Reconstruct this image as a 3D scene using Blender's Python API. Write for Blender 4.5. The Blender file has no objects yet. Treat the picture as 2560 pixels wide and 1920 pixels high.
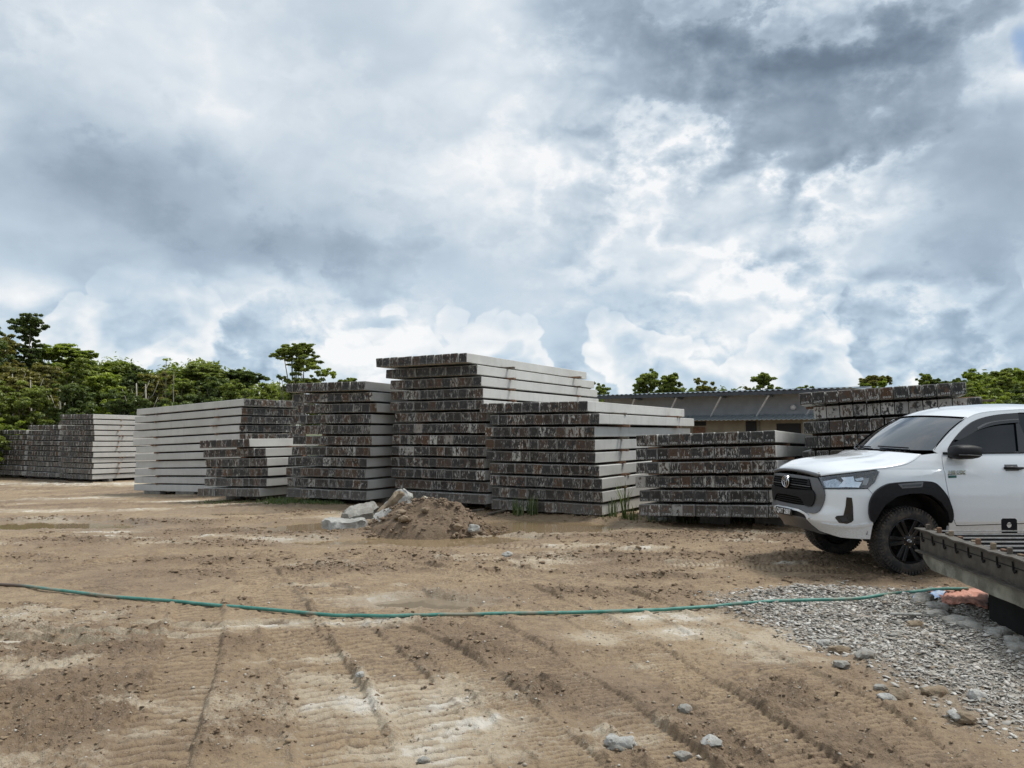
import bpy, bmesh, math, random
import numpy as np
from mathutils import Vector, Matrix, Euler
from mathutils.geometry import tessellate_polygon

random.seed(7)
RS = np.random.RandomState(11)
scene = bpy.context.scene
COL = scene.collection
F = 1923.0; CAMH = 1.65; PITCH = math.atan(123 / F)

# ------------------------------------------------------------------ basics
def link(o, parent=None):
    COL.objects.link(o)
    if parent: o.parent = parent
    return o
def tag(o, label=None, cat=None, group=None, kind=None):
    if label: o["label"] = label
    if cat: o["category"] = cat
    if group: o["group"] = group
    if kind: o["kind"] = kind
    return o
def empty(name, loc=(0, 0, 0), rz=0.0):
    o = bpy.data.objects.new(name, None); link(o)
    o.location = loc; o.rotation_euler = (0, 0, rz); o.empty_display_size = .1
    return o
def ray(px, py):
    u = (px - 1280) / F; v = (960 - py) / F
    return Vector((u, math.cos(PITCH) - v * math.sin(PITCH), math.sin(PITCH) + v * math.cos(PITCH)))
def W(px, py, Y):
    r = ray(px, py); t = Y / r.y
    return Vector((r.x * t, Y, CAMH + r.z * t))
def G(px, py, z=0.0):
    r = ray(px, py); t = (z - CAMH) / r.z
    return Vector((r.x * t, r.y * t, z))

def mesh_obj(name, verts, faces, mats, parent=None, smooth=False, fmat=None):
    me = bpy.data.meshes.new(name)
    me.from_pydata([tuple(v) for v in verts], [], [tuple(f) for f in faces])
    for m in (mats if isinstance(mats, (list, tuple)) else [mats]): me.materials.append(m)
    if fmat is not None: me.polygons.foreach_set('material_index', fmat)
    if smooth: me.polygons.foreach_set('use_smooth', [True] * len(me.polygons))
    me.update()
    return link(bpy.data.objects.new(name, me), parent)

class MB:
    """collects shapes into one mesh"""
    def __init__(s): s.v = []; s.f = []; s.m = []; s.mi = 0
    def add(s, vs, fs):
        b = len(s.v); s.v += [Vector(v) for v in vs]
        for f in fs: s.f.append([b + i for i in f]); s.m.append(s.mi)
    def box(s, c, size, R=None, taper=1.0):
        hx, hy, hz = [k / 2 for k in size]; R = R or Matrix.Identity(3); c = Vector(c)
        vs = []
        for z, k in ((-hz, 1), (hz, taper)):
            for x, y in ((-hx, -hy), (hx, -hy), (hx, hy), (-hx, hy)):
                vs.append(c + R @ Vector((x * k, y * k, z)))
        s.add(vs, [(3, 2, 1, 0), (4, 5, 6, 7), (0, 1, 5, 4), (1, 2, 6, 5), (2, 3, 7, 6), (3, 0, 4, 7)])
    def bar(s, a, b, w, h, up=Vector((0, 0, 1))):
        a = Vector(a); b = Vector(b); d = b - a; L = d.length; d.normalize()
        x = d.cross(up).normalized(); z = x.cross(d).normalized()
        R = Matrix((x, d, z)).transposed()
        s.box((a + b) / 2, (w, L, h), R)
    def tube(s, pts, rads, n=8, cap=True):
        pts = [Vector(p) for p in pts]
        if not hasattr(rads, '__len__'): rads = [rads] * len(pts)
        rings = []; prev = None
        for i, p in enumerate(pts):
            d = (pts[min(i + 1, len(pts) - 1)] - pts[max(i - 1, 0)]).normalized()
            if prev is None:
                a = d.cross(Vector((0, 0, 1)))
                if a.length < .1: a = d.cross(Vector((1, 0, 0)))
                a.normalize()
            else:
                a = (prev - d * prev.dot(d)).normalized()
            prev = a; b = d.cross(a)
            rings.append([p + (a * math.cos(t) + b * math.sin(t)) * rads[i] for t in [2 * math.pi * k / n for k in range(n)]])
        vs = [v for r in rings for v in r]; fs = []
        for i in range(len(pts) - 1):
            for k in range(n):
                k2 = (k + 1) % n
                fs.append((i * n + k, i * n + k2, (i + 1) * n + k2, (i + 1) * n + k))
        if cap:
            fs.append(tuple(range(n))[::-1]); fs.append(tuple((len(pts) - 1) * n + k for k in range(n)))
        s.add(vs, fs)
    def lathe(s, prof, center, axis, n=48, start=0, closed=False):
        """prof: list of (r, h) about axis through center"""
        axis = Vector(axis).normalized(); a = axis.orthogonal().normalized(); b = axis.cross(a); c = Vector(center)
        vs = []; fs = []; m = len(prof)
        for k in range(n):
            t = 2 * math.pi * k / n; d = a * math.cos(t) + b * math.sin(t)
            for r, h in prof: vs.append(c + d * r + axis * h)
        for k in range(n):
            k2 = (k + 1) % n
            for i in range(m - 1): fs.append((k * m + i, k2 * m + i, k2 * m + i + 1, k * m + i + 1))
        s.add(vs, fs)
    def build(s, name, mats, parent=None, smooth=False, bevel=0, auto=None):
        o = mesh_obj(name, s.v, s.f, mats, parent, smooth, s.m)
        bm = bmesh.new(); bm.from_mesh(o.data); bmesh.ops.recalc_face_normals(bm, faces=bm.faces)
        if bevel: bmesh.ops.bevel(bm, geom=list(bm.edges), offset=bevel, segments=1, affect='EDGES', clamp_overlap=True)
        bm.to_mesh(o.data); bm.free()
        if auto is not None:
            o.data.polygons.foreach_set('use_smooth', [True] * len(o.data.polygons))
            o.data.set_sharp_from_angle(angle=math.radians(auto))
        return o

# ------------------------------------------------------------------ node helper
class NB:
    def __init__(s, tree): s.t = tree; s.n = tree.nodes; s.l = tree.links; s.n.clear()
    def node(s, ty, **kw):
        n = s.n.new(ty)
        for k, v in kw.items(): setattr(n, k, v)
        return n
    def put(s, sock, v):
        if isinstance(v, bpy.types.NodeSocket): s.l.new(v, sock)
        elif v is not None:
            if hasattr(v, '__len__') and len(v) == 3 and sock.type == 'RGBA': v = (*v, 1)
            sock.default_value = v
    def m(s, op, a, b=None, c=None, clamp=False):
        n = s.node('ShaderNodeMath', operation=op, use_clamp=clamp)
        s.put(n.inputs[0], a)
        if b is not None: s.put(n.inputs[1], b)
        if c is not None: s.put(n.inputs[2], c)
        return n.outputs[0]
    def vm(s, op, a, b=None, scale=None):
        n = s.node('ShaderNodeVectorMath', operation=op)
        s.put(n.inputs[0], a)
        if b is not None: s.put(n.inputs[1], b)
        if scale is not None: s.put(n.inputs['Scale'], scale)
        return n.outputs['Value'] if op in ('DOT_PRODUCT', 'LENGTH', 'DISTANCE') else n.outputs[0]
    def noise(s, vec, scale, detail=4, rough=.5, dist=0, color=False, dims='3D', w=None, lac=2.0):
        n = s.node('ShaderNodeTexNoise', noise_dimensions=dims)
        if vec is not None: s.put(n.inputs['Vector'], vec)
        n.inputs['Scale'].default_value = scale; n.inputs['Detail'].default_value = detail
        n.inputs['Roughness'].default_value = rough; n.inputs['Distortion'].default_value = dist
        n.inputs['Lacunarity'].default_value = lac
        if w is not None: s.put(n.inputs['W'], w)
        return n.outputs['Color' if color else 'Fac']
    def voro(s, vec, scale, feature='F1', out='Distance', rand=1.0):
        n = s.node('ShaderNodeTexVoronoi', feature=feature)
        if vec is not None: s.put(n.inputs['Vector'], vec)
        n.inputs['Scale'].default_value = scale; n.inputs['Randomness'].default_value = rand
        return n.outputs[out]
    def ramp(s, fac, stops, interp='LINEAR'):
        n = s.node('ShaderNodeValToRGB'); r = n.color_ramp; r.interpolation = interp
        while len(r.elements) < len(stops): r.elements.new(.5)
        for e, (p, c) in zip(r.elements, stops):
            e.position = p; e.color = (*c, 1) if hasattr(c, '__len__') else (c, c, c, 1)
        s.put(n.inputs[0], fac); return n.outputs[0]
    def sm(s, v, a, b):
        n = s.node('ShaderNodeMapRange', interpolation_type='SMOOTHSTEP')
        s.put(n.inputs[0], v); n.inputs[1].default_value = a; n.inputs[2].default_value = b
        return n.outputs[0]
    def mix(s, f, a, b, mode='MIX'):
        n = s.node('ShaderNodeMix', data_type='RGBA', blend_type=mode)
        s.put(n.inputs[0], f); s.put(n.inputs[6], a); s.put(n.inputs[7], b)
        return n.outputs[2]
    def comb(s, x, y, z):
        n = s.node('ShaderNodeCombineXYZ'); s.put(n.inputs[0], x); s.put(n.inputs[1], y); s.put(n.inputs[2], z); return n.outputs[0]
    def sep(s, v):
        n = s.node('ShaderNodeSeparateXYZ'); s.put(n.inputs[0], v); return n.outputs
    def bump(s, h, strength=.3, dist=.02, normal=None):
        n = s.node('ShaderNodeBump'); n.inputs['Strength'].default_value = strength; n.inputs['Distance'].default_value = dist
        s.put(n.inputs['Height'], h)
        if normal: s.put(n.inputs['Normal'], normal)
        return n.outputs[0]
    def attr(s, name, out='Color'):
        n = s.node('ShaderNodeAttribute', attribute_name=name); return n.outputs[out]
    def principled(s, color, rough=.7, normal=None, metal=0, spec=.5, coat=0, coat_r=.03):
        n = s.node('ShaderNodeBsdfPrincipled')
        s.put(n.inputs['Base Color'], color); s.put(n.inputs['Roughness'], rough); s.put(n.inputs['Metallic'], metal)
        s.put(n.inputs['Specular IOR Level'], spec); n.inputs['Coat Weight'].default_value = coat
        n.inputs['Coat Roughness'].default_value = coat_r
        if normal: s.put(n.inputs['Normal'], normal)
        return n.outputs[0]
    def out(s, sh):
        o = s.node('ShaderNodeOutputMaterial'); s.l.new(sh, o.inputs[0])

def mat(name):
    m = bpy.data.materials.new(name); m.use_nodes = True
    return m, NB(m.node_tree)
def pos(nb): return nb.node('ShaderNodeNewGeometry').outputs['Position']
def objc(nb): return nb.node('ShaderNodeTexCoord').outputs['Object']

def simple(name, c1, c2=None, rough=.6, scale=8, bump=.15, bscale=60, metal=0, spec=.5, coat=0, dirt=None, bd=.004, coords='obj'):
    m, nb = mat(name); p = objc(nb) if coords == 'obj' else pos(nb)
    n1 = nb.noise(p, scale, 6, .6)
    col = nb.mix(nb.sm(n1, .35, .65), c1, c2 or tuple(k * .75 for k in c1))
    if dirt:
        n2 = nb.noise(p, scale * .6, 8, .7)
        col = nb.mix(nb.m('MULTIPLY', nb.sm(n2, .48, .62), dirt[1]), col, dirt[0])
    h = nb.noise(p, bscale, 5, .6)
    nb.out(nb.principled(col, nb.m('MULTIPLY_ADD', n1, .2, rough - .1), nb.bump(h, bump, bd), metal, spec, coat))
    return m

# ------------------------------------------------------------------ materials
M = {}
M['timber'] = simple('timber', (.22, .12, .07), (.12, .07, .045), .8, 14, .4)
M['grey_timber'] = simple('grey timber', (.16, .13, .10), (.08, .065, .05), .85, 14, .4)
M['block'] = simple('block concrete', (.20, .19, .17), (.12, .11, .10), .9, 6, .4)
M['black_plastic'] = simple('black plastic', (.009, .009, .011), (.014, .014, .016), .55, 30, .1, spec=.25)
M['gloss_black'] = simple('gloss black', (.008, .008, .009), (.01, .01, .012), .15, 30, .0, coat=.5)
M['grey_trim'] = simple('grey trim', (.12, .12, .125), (.135, .135, .14), .42, 10, .05, metal=.3)
M['dark_trim'] = simple('dark trim', (.03, .03, .033), (.035, .035, .04), .5, 10, .05)
M['chrome'] = simple('chrome', (.75, .76, .78), (.65, .66, .68), .12, 10, .0, metal=1)
M['silver'] = simple('silver reflector', (.55, .57, .6), (.4, .42, .45), .2, 30, .05, metal=1)
M['underbody'] = simple('underbody', (.015, .014, .013), (.03, .027, .022), .8, 8, .3)
M['shutline'] = simple('shut line', (.004, .004, .004), (.006, .006, .006), .8, 8, .0, spec=.05)
M['white_paint_text'] = simple('white paint marking', (.62, .62, .60), (.35, .35, .34), .7, 20, .0)
M['rust_steel'] = simple('weathered steel', (.105, .094, .078), (.060, .053, .044), .62, 7, .35, metal=.2, dirt=((.11, .085, .06), .35))
M['wire'] = simple('bright wire', (.62, .6, .57), (.45, .42, .38), .4, 20, .2, metal=.5)
M['mould_dark'] = simple('mould interior', (.012, .011, .012), (.02, .018, .018), .7, 8, .3, spec=.15)
M['plate_black'] = simple('number plate black', (.01, .01, .01), (.012, .012, .012), .35, 8, .0)
M['plate_white'] = simple('number plate white', (.8, .8, .8), (.75, .75, .75), .5, 8, .0)
M['green_label'] = simple('green badge', (.02, .12, .10), (.015, .09, .08), .35, 8, .0)
M['bark'] = simple('bark', (.22, .19, .155), (.11, .09, .07), .9, 3, .6, coords='pos')
M['pale_bark'] = simple('pale bark', (.42, .39, .33), (.25, .22, .18), .9, 3, .6, coords='pos')
M['tarp_orange'] = simple('orange tarpaulin', (.66, .33, .25), (.52, .24, .17), .6, 10, .3)
M['tarp_blue'] = simple('blue tarpaulin', (.22, .36, .62), (.45, .52, .6), .6, 14, .3)

def truck_paint():
    m, nb = mat('white truck paint')
    p = objc(nb); z = nb.sep(p)[2]
    n = nb.noise(p, 5, 8, .65)
    # road dust low on the body
    low = nb.m('MULTIPLY', nb.sm(nb.m('ADD', z, nb.m('MULTIPLY', n, .4)), .95, .55), .5)
    n2 = nb.noise(p, 60, 4, .6)
    low = nb.m('MULTIPLY', low, nb.sm(n2, .2, .75))
    col = nb.mix(low, (.79, .82, .85), (.42, .37, .30))
    rough = nb.m('MULTIPLY_ADD', low, .7, .22)
    nb.out(nb.principled(col, rough, None, 0, .5, .8, .04)); return m
M['paint'] = truck_paint()
def tyre_mat():
    m, nb = mat('muddy tyre rubber')
    p = objc(nb); n = nb.noise(p, 7, 8, .7); n2 = nb.noise(p, 60, 4, .6)
    f = nb.m('MULTIPLY', nb.sm(n, .42, .62), .55)
    col = nb.mix(f, (.022, .022, .023), (.13, .105, .08))
    nb.out(nb.principled(col, .85, nb.bump(n2, .4, .004))); return m
M['tyre'] = tyre_mat()
M['rim'] = simple('black alloy', (.02, .021, .023), (.03, .03, .032), .35, 8, .05, metal=.6, dirt=((.09, .075, .055), .35))
def glass_mat(name, tint, ior=1.5, rough=.03, alpha=.25, coat=1.0):
    m, nb = mat(name)
    d = nb.principled(tint, rough, None, 0, .5, coat, .01); d.node.inputs['Coat IOR'].default_value = ior
    tr = nb.node('ShaderNodeBsdfTransparent'); tr.inputs[0].default_value = (.6, .65, .7, 1)
    mx = nb.node('ShaderNodeMixShader'); mx.inputs[0].default_value = 1 - alpha
    nb.l.new(tr.outputs[0], mx.inputs[1]); nb.l.new(d, mx.inputs[2]); nb.out(mx.outputs[0]); return m
M['windscreen'] = glass_mat('windscreen glass', (.022, .027, .035), 1.9, alpha=.06)
M['window'] = glass_mat('tinted side glass', (.004, .007, .011), alpha=.03, coat=.0)
def lens_mat():
    m, nb = mat('clear lamp lens')
    g = nb.node('ShaderNodeBsdfGlossy'); g.inputs['Roughness'].default_value = .04
    tr = nb.node('ShaderNodeBsdfTransparent'); tr.inputs[0].default_value = (.93, .95, .97, 1)
    fr = nb.node('ShaderNodeFresnel'); fr.inputs[0].default_value = 1.5
    mx = nb.node('ShaderNodeMixShader'); nb.l.new(fr.outputs[0], mx.inputs[0])
    nb.l.new(tr.outputs[0], mx.inputs[1]); nb.l.new(g.outputs[0], mx.inputs[2]); nb.out(mx.outputs[0]); return m
M['lens'] = lens_mat()

def pile_side():
    m, nb = mat('pale precast concrete')
    p = pos(nb); R = nb.node('ShaderNodeObjectInfo').outputs['Random']
    rnd = nb.m('FRACT', nb.m('ADD', R, nb.attr('rnd', 'Fac')))
    n = nb.noise(p, 1.6, 8, .65); n2 = nb.noise(p, 45, 5, .6)
    vx = nb.sep(p); st = nb.noise(nb.comb(nb.m('MULTIPLY', vx[0], 9), nb.m('MULTIPLY', vx[1], 9), nb.m('MULTIPLY', vx[2], 1.2)), 1, 6, .65)
    c = nb.mix(nb.sm(n, .3, .7), (.60, .595, .57), (.50, .495, .475))
    c = nb.mix(nb.m('MULTIPLY', rnd, .4), c, (.40, .395, .38))
    c = nb.mix(nb.m('MULTIPLY', nb.sm(st, .55, .80), .45), c, (.28, .27, .245))
    blot = nb.noise(p, .7, 6, .7); c = nb.mix(nb.m('MULTIPLY', nb.sm(blot, .5, .7), .4), c, (.58, .575, .55))
    air = nb.m('LESS_THAN', nb.voro(p, 26), .1)
    c = nb.mix(nb.m('MULTIPLY', air, .45), c, (.15, .145, .14))
    nb.out(nb.principled(c, .88, nb.bump(nb.m('ADD', n2, nb.m('MULTIPLY', air, -.5)), .35, .006), 0, .3)); return m
def pile_end():
    m, nb = mat('bitumen stained pile end')
    p = pos(nb); R = nb.node('ShaderNodeObjectInfo').outputs['Random']
    rnd = nb.m('FRACT', nb.m('ADD', R, nb.attr('rnd', 'Fac')))
    def h(k): return nb.m('FRACT', nb.m('MULTIPLY', rnd, k))
    uv = nb.sep(nb.attr('UVMap', 'Vector')); u, v = uv[0], uv[1]
    r2, r3, r4 = h(37.7), h(91.3), h(173.1)
    # dark bitumen, some rusty brown
    base = nb.mix(nb.sm(r2, .60, 1.0), (.020, .018, .017), (.070, .034, .015))
    nb1 = nb.noise(nb.comb(nb.m('MULTIPLY', u, 3), nb.m('MULTIPLY', v, 2), nb.m('MULTIPLY', rnd, 60)), 1.3, 6, .6)
    base = nb.mix(nb.sm(nb1, .42, .68), base, nb.mix(nb.sm(r3, .50, .95), (.046, .041, .036), (.105, .048, .019)))
    # vertical white laitance drips
    wob = nb.m('MULTIPLY', nb.noise(nb.comb(u, nb.m('MULTIPLY', v, 2.5), nb.m('MULTIPLY', rnd, 80)), 2.2, 3, .5), 1.6)
    sv = nb.comb(nb.m('ADD', nb.m('MULTIPLY', u, 6), wob), nb.m('MULTIPLY', v, 1.1), nb.m('MULTIPLY', rnd, 40))
    st = nb.noise(sv, 1.5, 5, .62)
    thr = nb.m('MULTIPLY_ADD', r4, -.13, .65)
    drip = nb.m('MULTIPLY', nb.m('SUBTRACT', st, thr), 16, clamp=True)
    # larger bare patches rising from the lower corners
    uu = nb.m('ABSOLUTE', nb.m('SUBTRACT', u, .5))
    pt = nb.noise(nb.comb(nb.m('MULTIPLY', u, 4.5), nb.m('MULTIPLY', v, 2.2), nb.m('MULTIPLY', rnd, 90)), 1.1, 7, .62)
    lift = nb.m('ADD', nb.m('ADD', nb.m('MULTIPLY', uu, .26), nb.m('MULTIPLY', nb.attr('cov', 'Fac'), .17)), nb.m('MULTIPLY', nb.m('POWER', r3, 3.0), .10))
    patch = nb.m('MULTIPLY', nb.m('SUBTRACT', nb.m('ADD', pt, lift), .70), 20, clamp=True)
    lightc = nb.mix(nb.noise(p, 30, 5, .6), (.56, .545, .51), (.36, .345, .32))
    msk = nb.m('MULTIPLY', nb.m('MAXIMUM', drip, patch), nb.m('MULTIPLY_ADD', h(57.3), .5, .5))
    c = nb.mix(msk, base, lightc)
    # pale arrises, top edge strongest
    et = nb.sm(nb.m('ADD', v, nb.m('MULTIPLY', pt, .08)), .95, .985)
    es = nb.m('MULTIPLY', nb.sm(nb.m('ADD', uu, nb.m('MULTIPLY', st, .05)), .475, .495), .85)
    eb = nb.m('MULTIPLY', nb.sm(v, .05, .01), .4)
    c = nb.mix(nb.m('MULTIPLY', nb.m('MAXIMUM', nb.m('MAXIMUM', et, es), eb), .50), c, (.32, .31, .29))
    # row of strand ends along the bottom
    du = nb.m('MULTIPLY', nb.m('ABSOLUTE', nb.m('SUBTRACT', nb.m('FRACT', nb.m('MULTIPLY', u, 5)), .5)), .2); dv = nb.m('SUBTRACT', v, .10)
    dd = nb.m('SQRT', nb.m('ADD', nb.m('MULTIPLY', du, du), nb.m('MULTIPLY', dv, dv)))
    sp = nb.m('MULTIPLY', nb.m('LESS_THAN', dd, .030), nb.m('LESS_THAN', uu, .40))
    c = nb.mix(nb.m('MULTIPLY', sp, nb.m('MULTIPLY_ADD', pt, .8, .2)), c, (.60, .58, .54))
    # dust splashed on the lowest courses
    zz = nb.sep(p)[2]; c = nb.mix(nb.m('MULTIPLY', nb.sm(nb.m('ADD', zz, nb.m('MULTIPLY', pt, .3)), .70, .30), .32), c, (.20, .185, .165))
    # centre hole
    d = nb.vm('DISTANCE', nb.comb(u, v, 0), (.5, .47, 0))
    c = nb.mix(nb.m('LESS_THAN', d, .04), c, (.008, .008, .008))
    rough = nb.m('MULTIPLY_ADD', msk, .35, .5)
    hh = nb.m('ADD', nb.m('MULTIPLY', msk, .6), nb.noise(p, 60, 5, .6))
    nb.out(nb.principled(c, rough, nb.bump(hh, .5, .006), 0, .35)); return m
M['pile_side'] = pile_side(); M['pile_end'] = pile_end()

# ------------------------------------------------------------------ numpy noise
def _h(ix, iy, seed):
    n = (ix.astype(np.int64) * 374761393 + iy.astype(np.int64) * 668265263 + seed * 974711) & 0x7fffffff
    n = ((n ^ (n >> 13)) * 1274126177) & 0x7fffffff
    n = (n ^ (n >> 16)) & 0xffff
    return n / 65535.0
def vn(x, y, seed=0):
    ix = np.floor(x); iy = np.floor(y); fx = x - ix; fy = y - iy
    ux = fx * fx * (3 - 2 * fx); uy = fy * fy * (3 - 2 * fy)
    a = _h(ix, iy, seed); b = _h(ix + 1, iy, seed); c = _h(ix, iy + 1, seed); d = _h(ix + 1, iy + 1, seed)
    return (a + (b - a) * ux) * (1 - uy) + (c + (d - c) * ux) * uy
def fbm(x, y, sc, oc=4, seed=0, rough=.5):
    s = 0; a = 1; t = 0
    for i in range(oc):
        ca, sa = math.cos(i * 1.3 + .5), math.sin(i * 1.3 + .5)
        s = s + a * vn((x * ca - y * sa) * sc + 17 * i, (x * sa + y * ca) * sc - 9 * i, seed + i)
        t += a; a *= rough; sc *= 2.03
    return s / t
def ss(a, b, x):
    t = np.clip((x - a) / (b - a), 0, 1); return t * t * (3 - 2 * t)

# ------------------------------------------------------------------ terrain
def base_z(x, y):
    x = np.asarray(x, float); y = np.asarray(y, float)
    t = np.clip((-x - 4.5 + (y - 18) * .5) / 19, 0, 1) * ss(12, 17, y)
    z = -.58 * t
    return z + .03 * ss(14, 11, y) * ss(3, 5, x) * ss(6.5, 8, y)
PUD = [  # centre (pixel on the ground), half sizes, level
    (70, 1306, 1.9, .75, 'muddy'), (330, 1290, 1.2, .3, 'muddy'),
    (1000, 1350, 1.5, .55, 'muddy'), (1330, 1314, 1.5, 1.05, 'muddy'), (790, 1316, .9, .85, 'muddy'), (1180,1345,1.0,.5,'muddy'),
    (1070, 1502, .55, .28, 'clear'), (560, 1276, 1.0, .35, 'muddy'),
]
MILK = [(60, 1606, .95, .12, .1), (300, 1583, .8, .09, .1), (560, 1556, .8, .09, .1)]
WHITE = [(170, 1177, 8.0, 1.7), (500, 1186, 1.6, .6), (90, 1256, 2.2, .5), (250, 1330, 1.2, .2), (720, 1345, 1.0, .3), (1600, 1375, .55, .12), (1980, 1412, .3, .12), (150, 1218, 3.0, .8), (60,1275,1.6,.25), (300,1262,1.5,.3), (450, 1235, 1.8, .6), (900, 1560, .9, .25), (1650, 1545, .8, .35), (1750,1590,.6,.25),
         (950, 1760, .9, .5), (1150, 1820, .5, .35), (560, 1340, .6, .2), (700,1560,.8,.2), (1020,1500,.9,.45), (1100,1880,.7,.3), (820,1700,.5,.2), (1950,1660,.5,.15), (1500,1600,.35,.25)]
GRAVP = [G(*p).xy for p in [(1900, 1466), (2150, 1462), (2420, 1475), (2700, 1540), (2800, 1900), (2560, 1870), (2420, 1790), (2250, 1700), (2080, 1630), (1940, 1580), (1860, 1545), (1780, 1500)]]
CLODS = [(1880, 1405, 1.3, .35), (1560, 1345, 1.8, .4), (1740, 1392, 1.3, .25), (1260, 1335, 1.0, .3), (1300, 1430, 1.4, .18), (560, 1400, 1.5, .25), (1650, 1440, .8, .15), (250, 1350, 1.4, .25), (2080, 1450, 1.0, .15), (200, 1750, 1.0, .6), (100, 1640, .8, .4), (420, 1620, .8, .3), (1500, 1480, 1.2, .3), (1240, 1640, .5, .3), (1330, 1740, .4, .35), (1980, 1760, .7, .35),
         (800, 1330, 2.6, .5), (420, 1300, 1.5, .4), (600, 1262, 2.2, .7), (1000, 1240, 4, .6), (1750, 1345, 2.2, .7), (2000, 1350, 2., .6), (1480,1290,1.7,.3), (900,1420,1.6,.3), (1420,1395,1.3,.25), (700,1430,1.3,.3), (1700, 1860, .6, .3), (1980,1480,.5,.12),
         (150,1240,3,.5), (1850, 1870, .8,.5), (60,1850,.7,.5)]
TRK = [  # tyre tracks: pixel polylines on the ground, half width, lug pitch
    ([(900, 1980), (830, 1760), (760, 1620), (690, 1500), (640, 1430)], .24, .105),
    ([(330, 1980), (430, 1760), (480, 1620), (500, 1500)], .22, .10),
    ([(2080, 1960), (1800, 1760), (1600, 1620), (1440, 1530), (1230, 1450), (900, 1400)], .17, .06),
    ([(2420, 1960), (2150, 1780), (1880, 1640), (1700, 1545), (1500, 1470), (1250, 1420)], .16, .055),
    ([(1760, 1960), (1540, 1780), (1340, 1640), (1200, 1560), (1020, 1480)], .16, .055),
    ([(1500, 1980), (1300, 1780), (1120, 1640), (980, 1570)], .14, .05),
    ([(1000, 1470), (1300, 1432), (1700, 1412), (2100, 1432)], .17, .06),
    ([(500, 1420), (900, 1372), (1300, 1368), (1700, 1385), (2000, 1372)], .2, .09),
    ([(1180, 1960), (1000, 1700), (860, 1560), (820, 1470)], .2, .1),
    ([(100, 1440), (300, 1400), (600, 1380), (800, 1395)], .2, .1),
]
def inpoly(x, y, P):
    r = np.zeros(x.shape, bool); n = len(P)
    for i in range(n):
        x1, y1 = P[i]; x2, y2 = P[(i + 1) % n]
        c = ((y1 > y) != (y2 > y)) & (x < (x2 - x1) * (y - y1) / (y2 - y1 + 1e-12) + x1)
        r ^= c
    return r
def polydist(x, y, P):
    d = np.full(x.shape, 1e9); n = len(P)
    for i in range(n):
        x1, y1 = P[i]; x2, y2 = P[(i + 1) % n]; dx, dy = x2 - x1, y2 - y1
        t = np.clip(((x - x1) * dx + (y - y1) * dy) / (dx * dx + dy * dy), 0, 1)
        d = np.minimum(d, np.hypot(x - x1 - t * dx, y - y1 - t * dy))
    return np.where(inpoly(x, y, P), d, -d)

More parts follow.
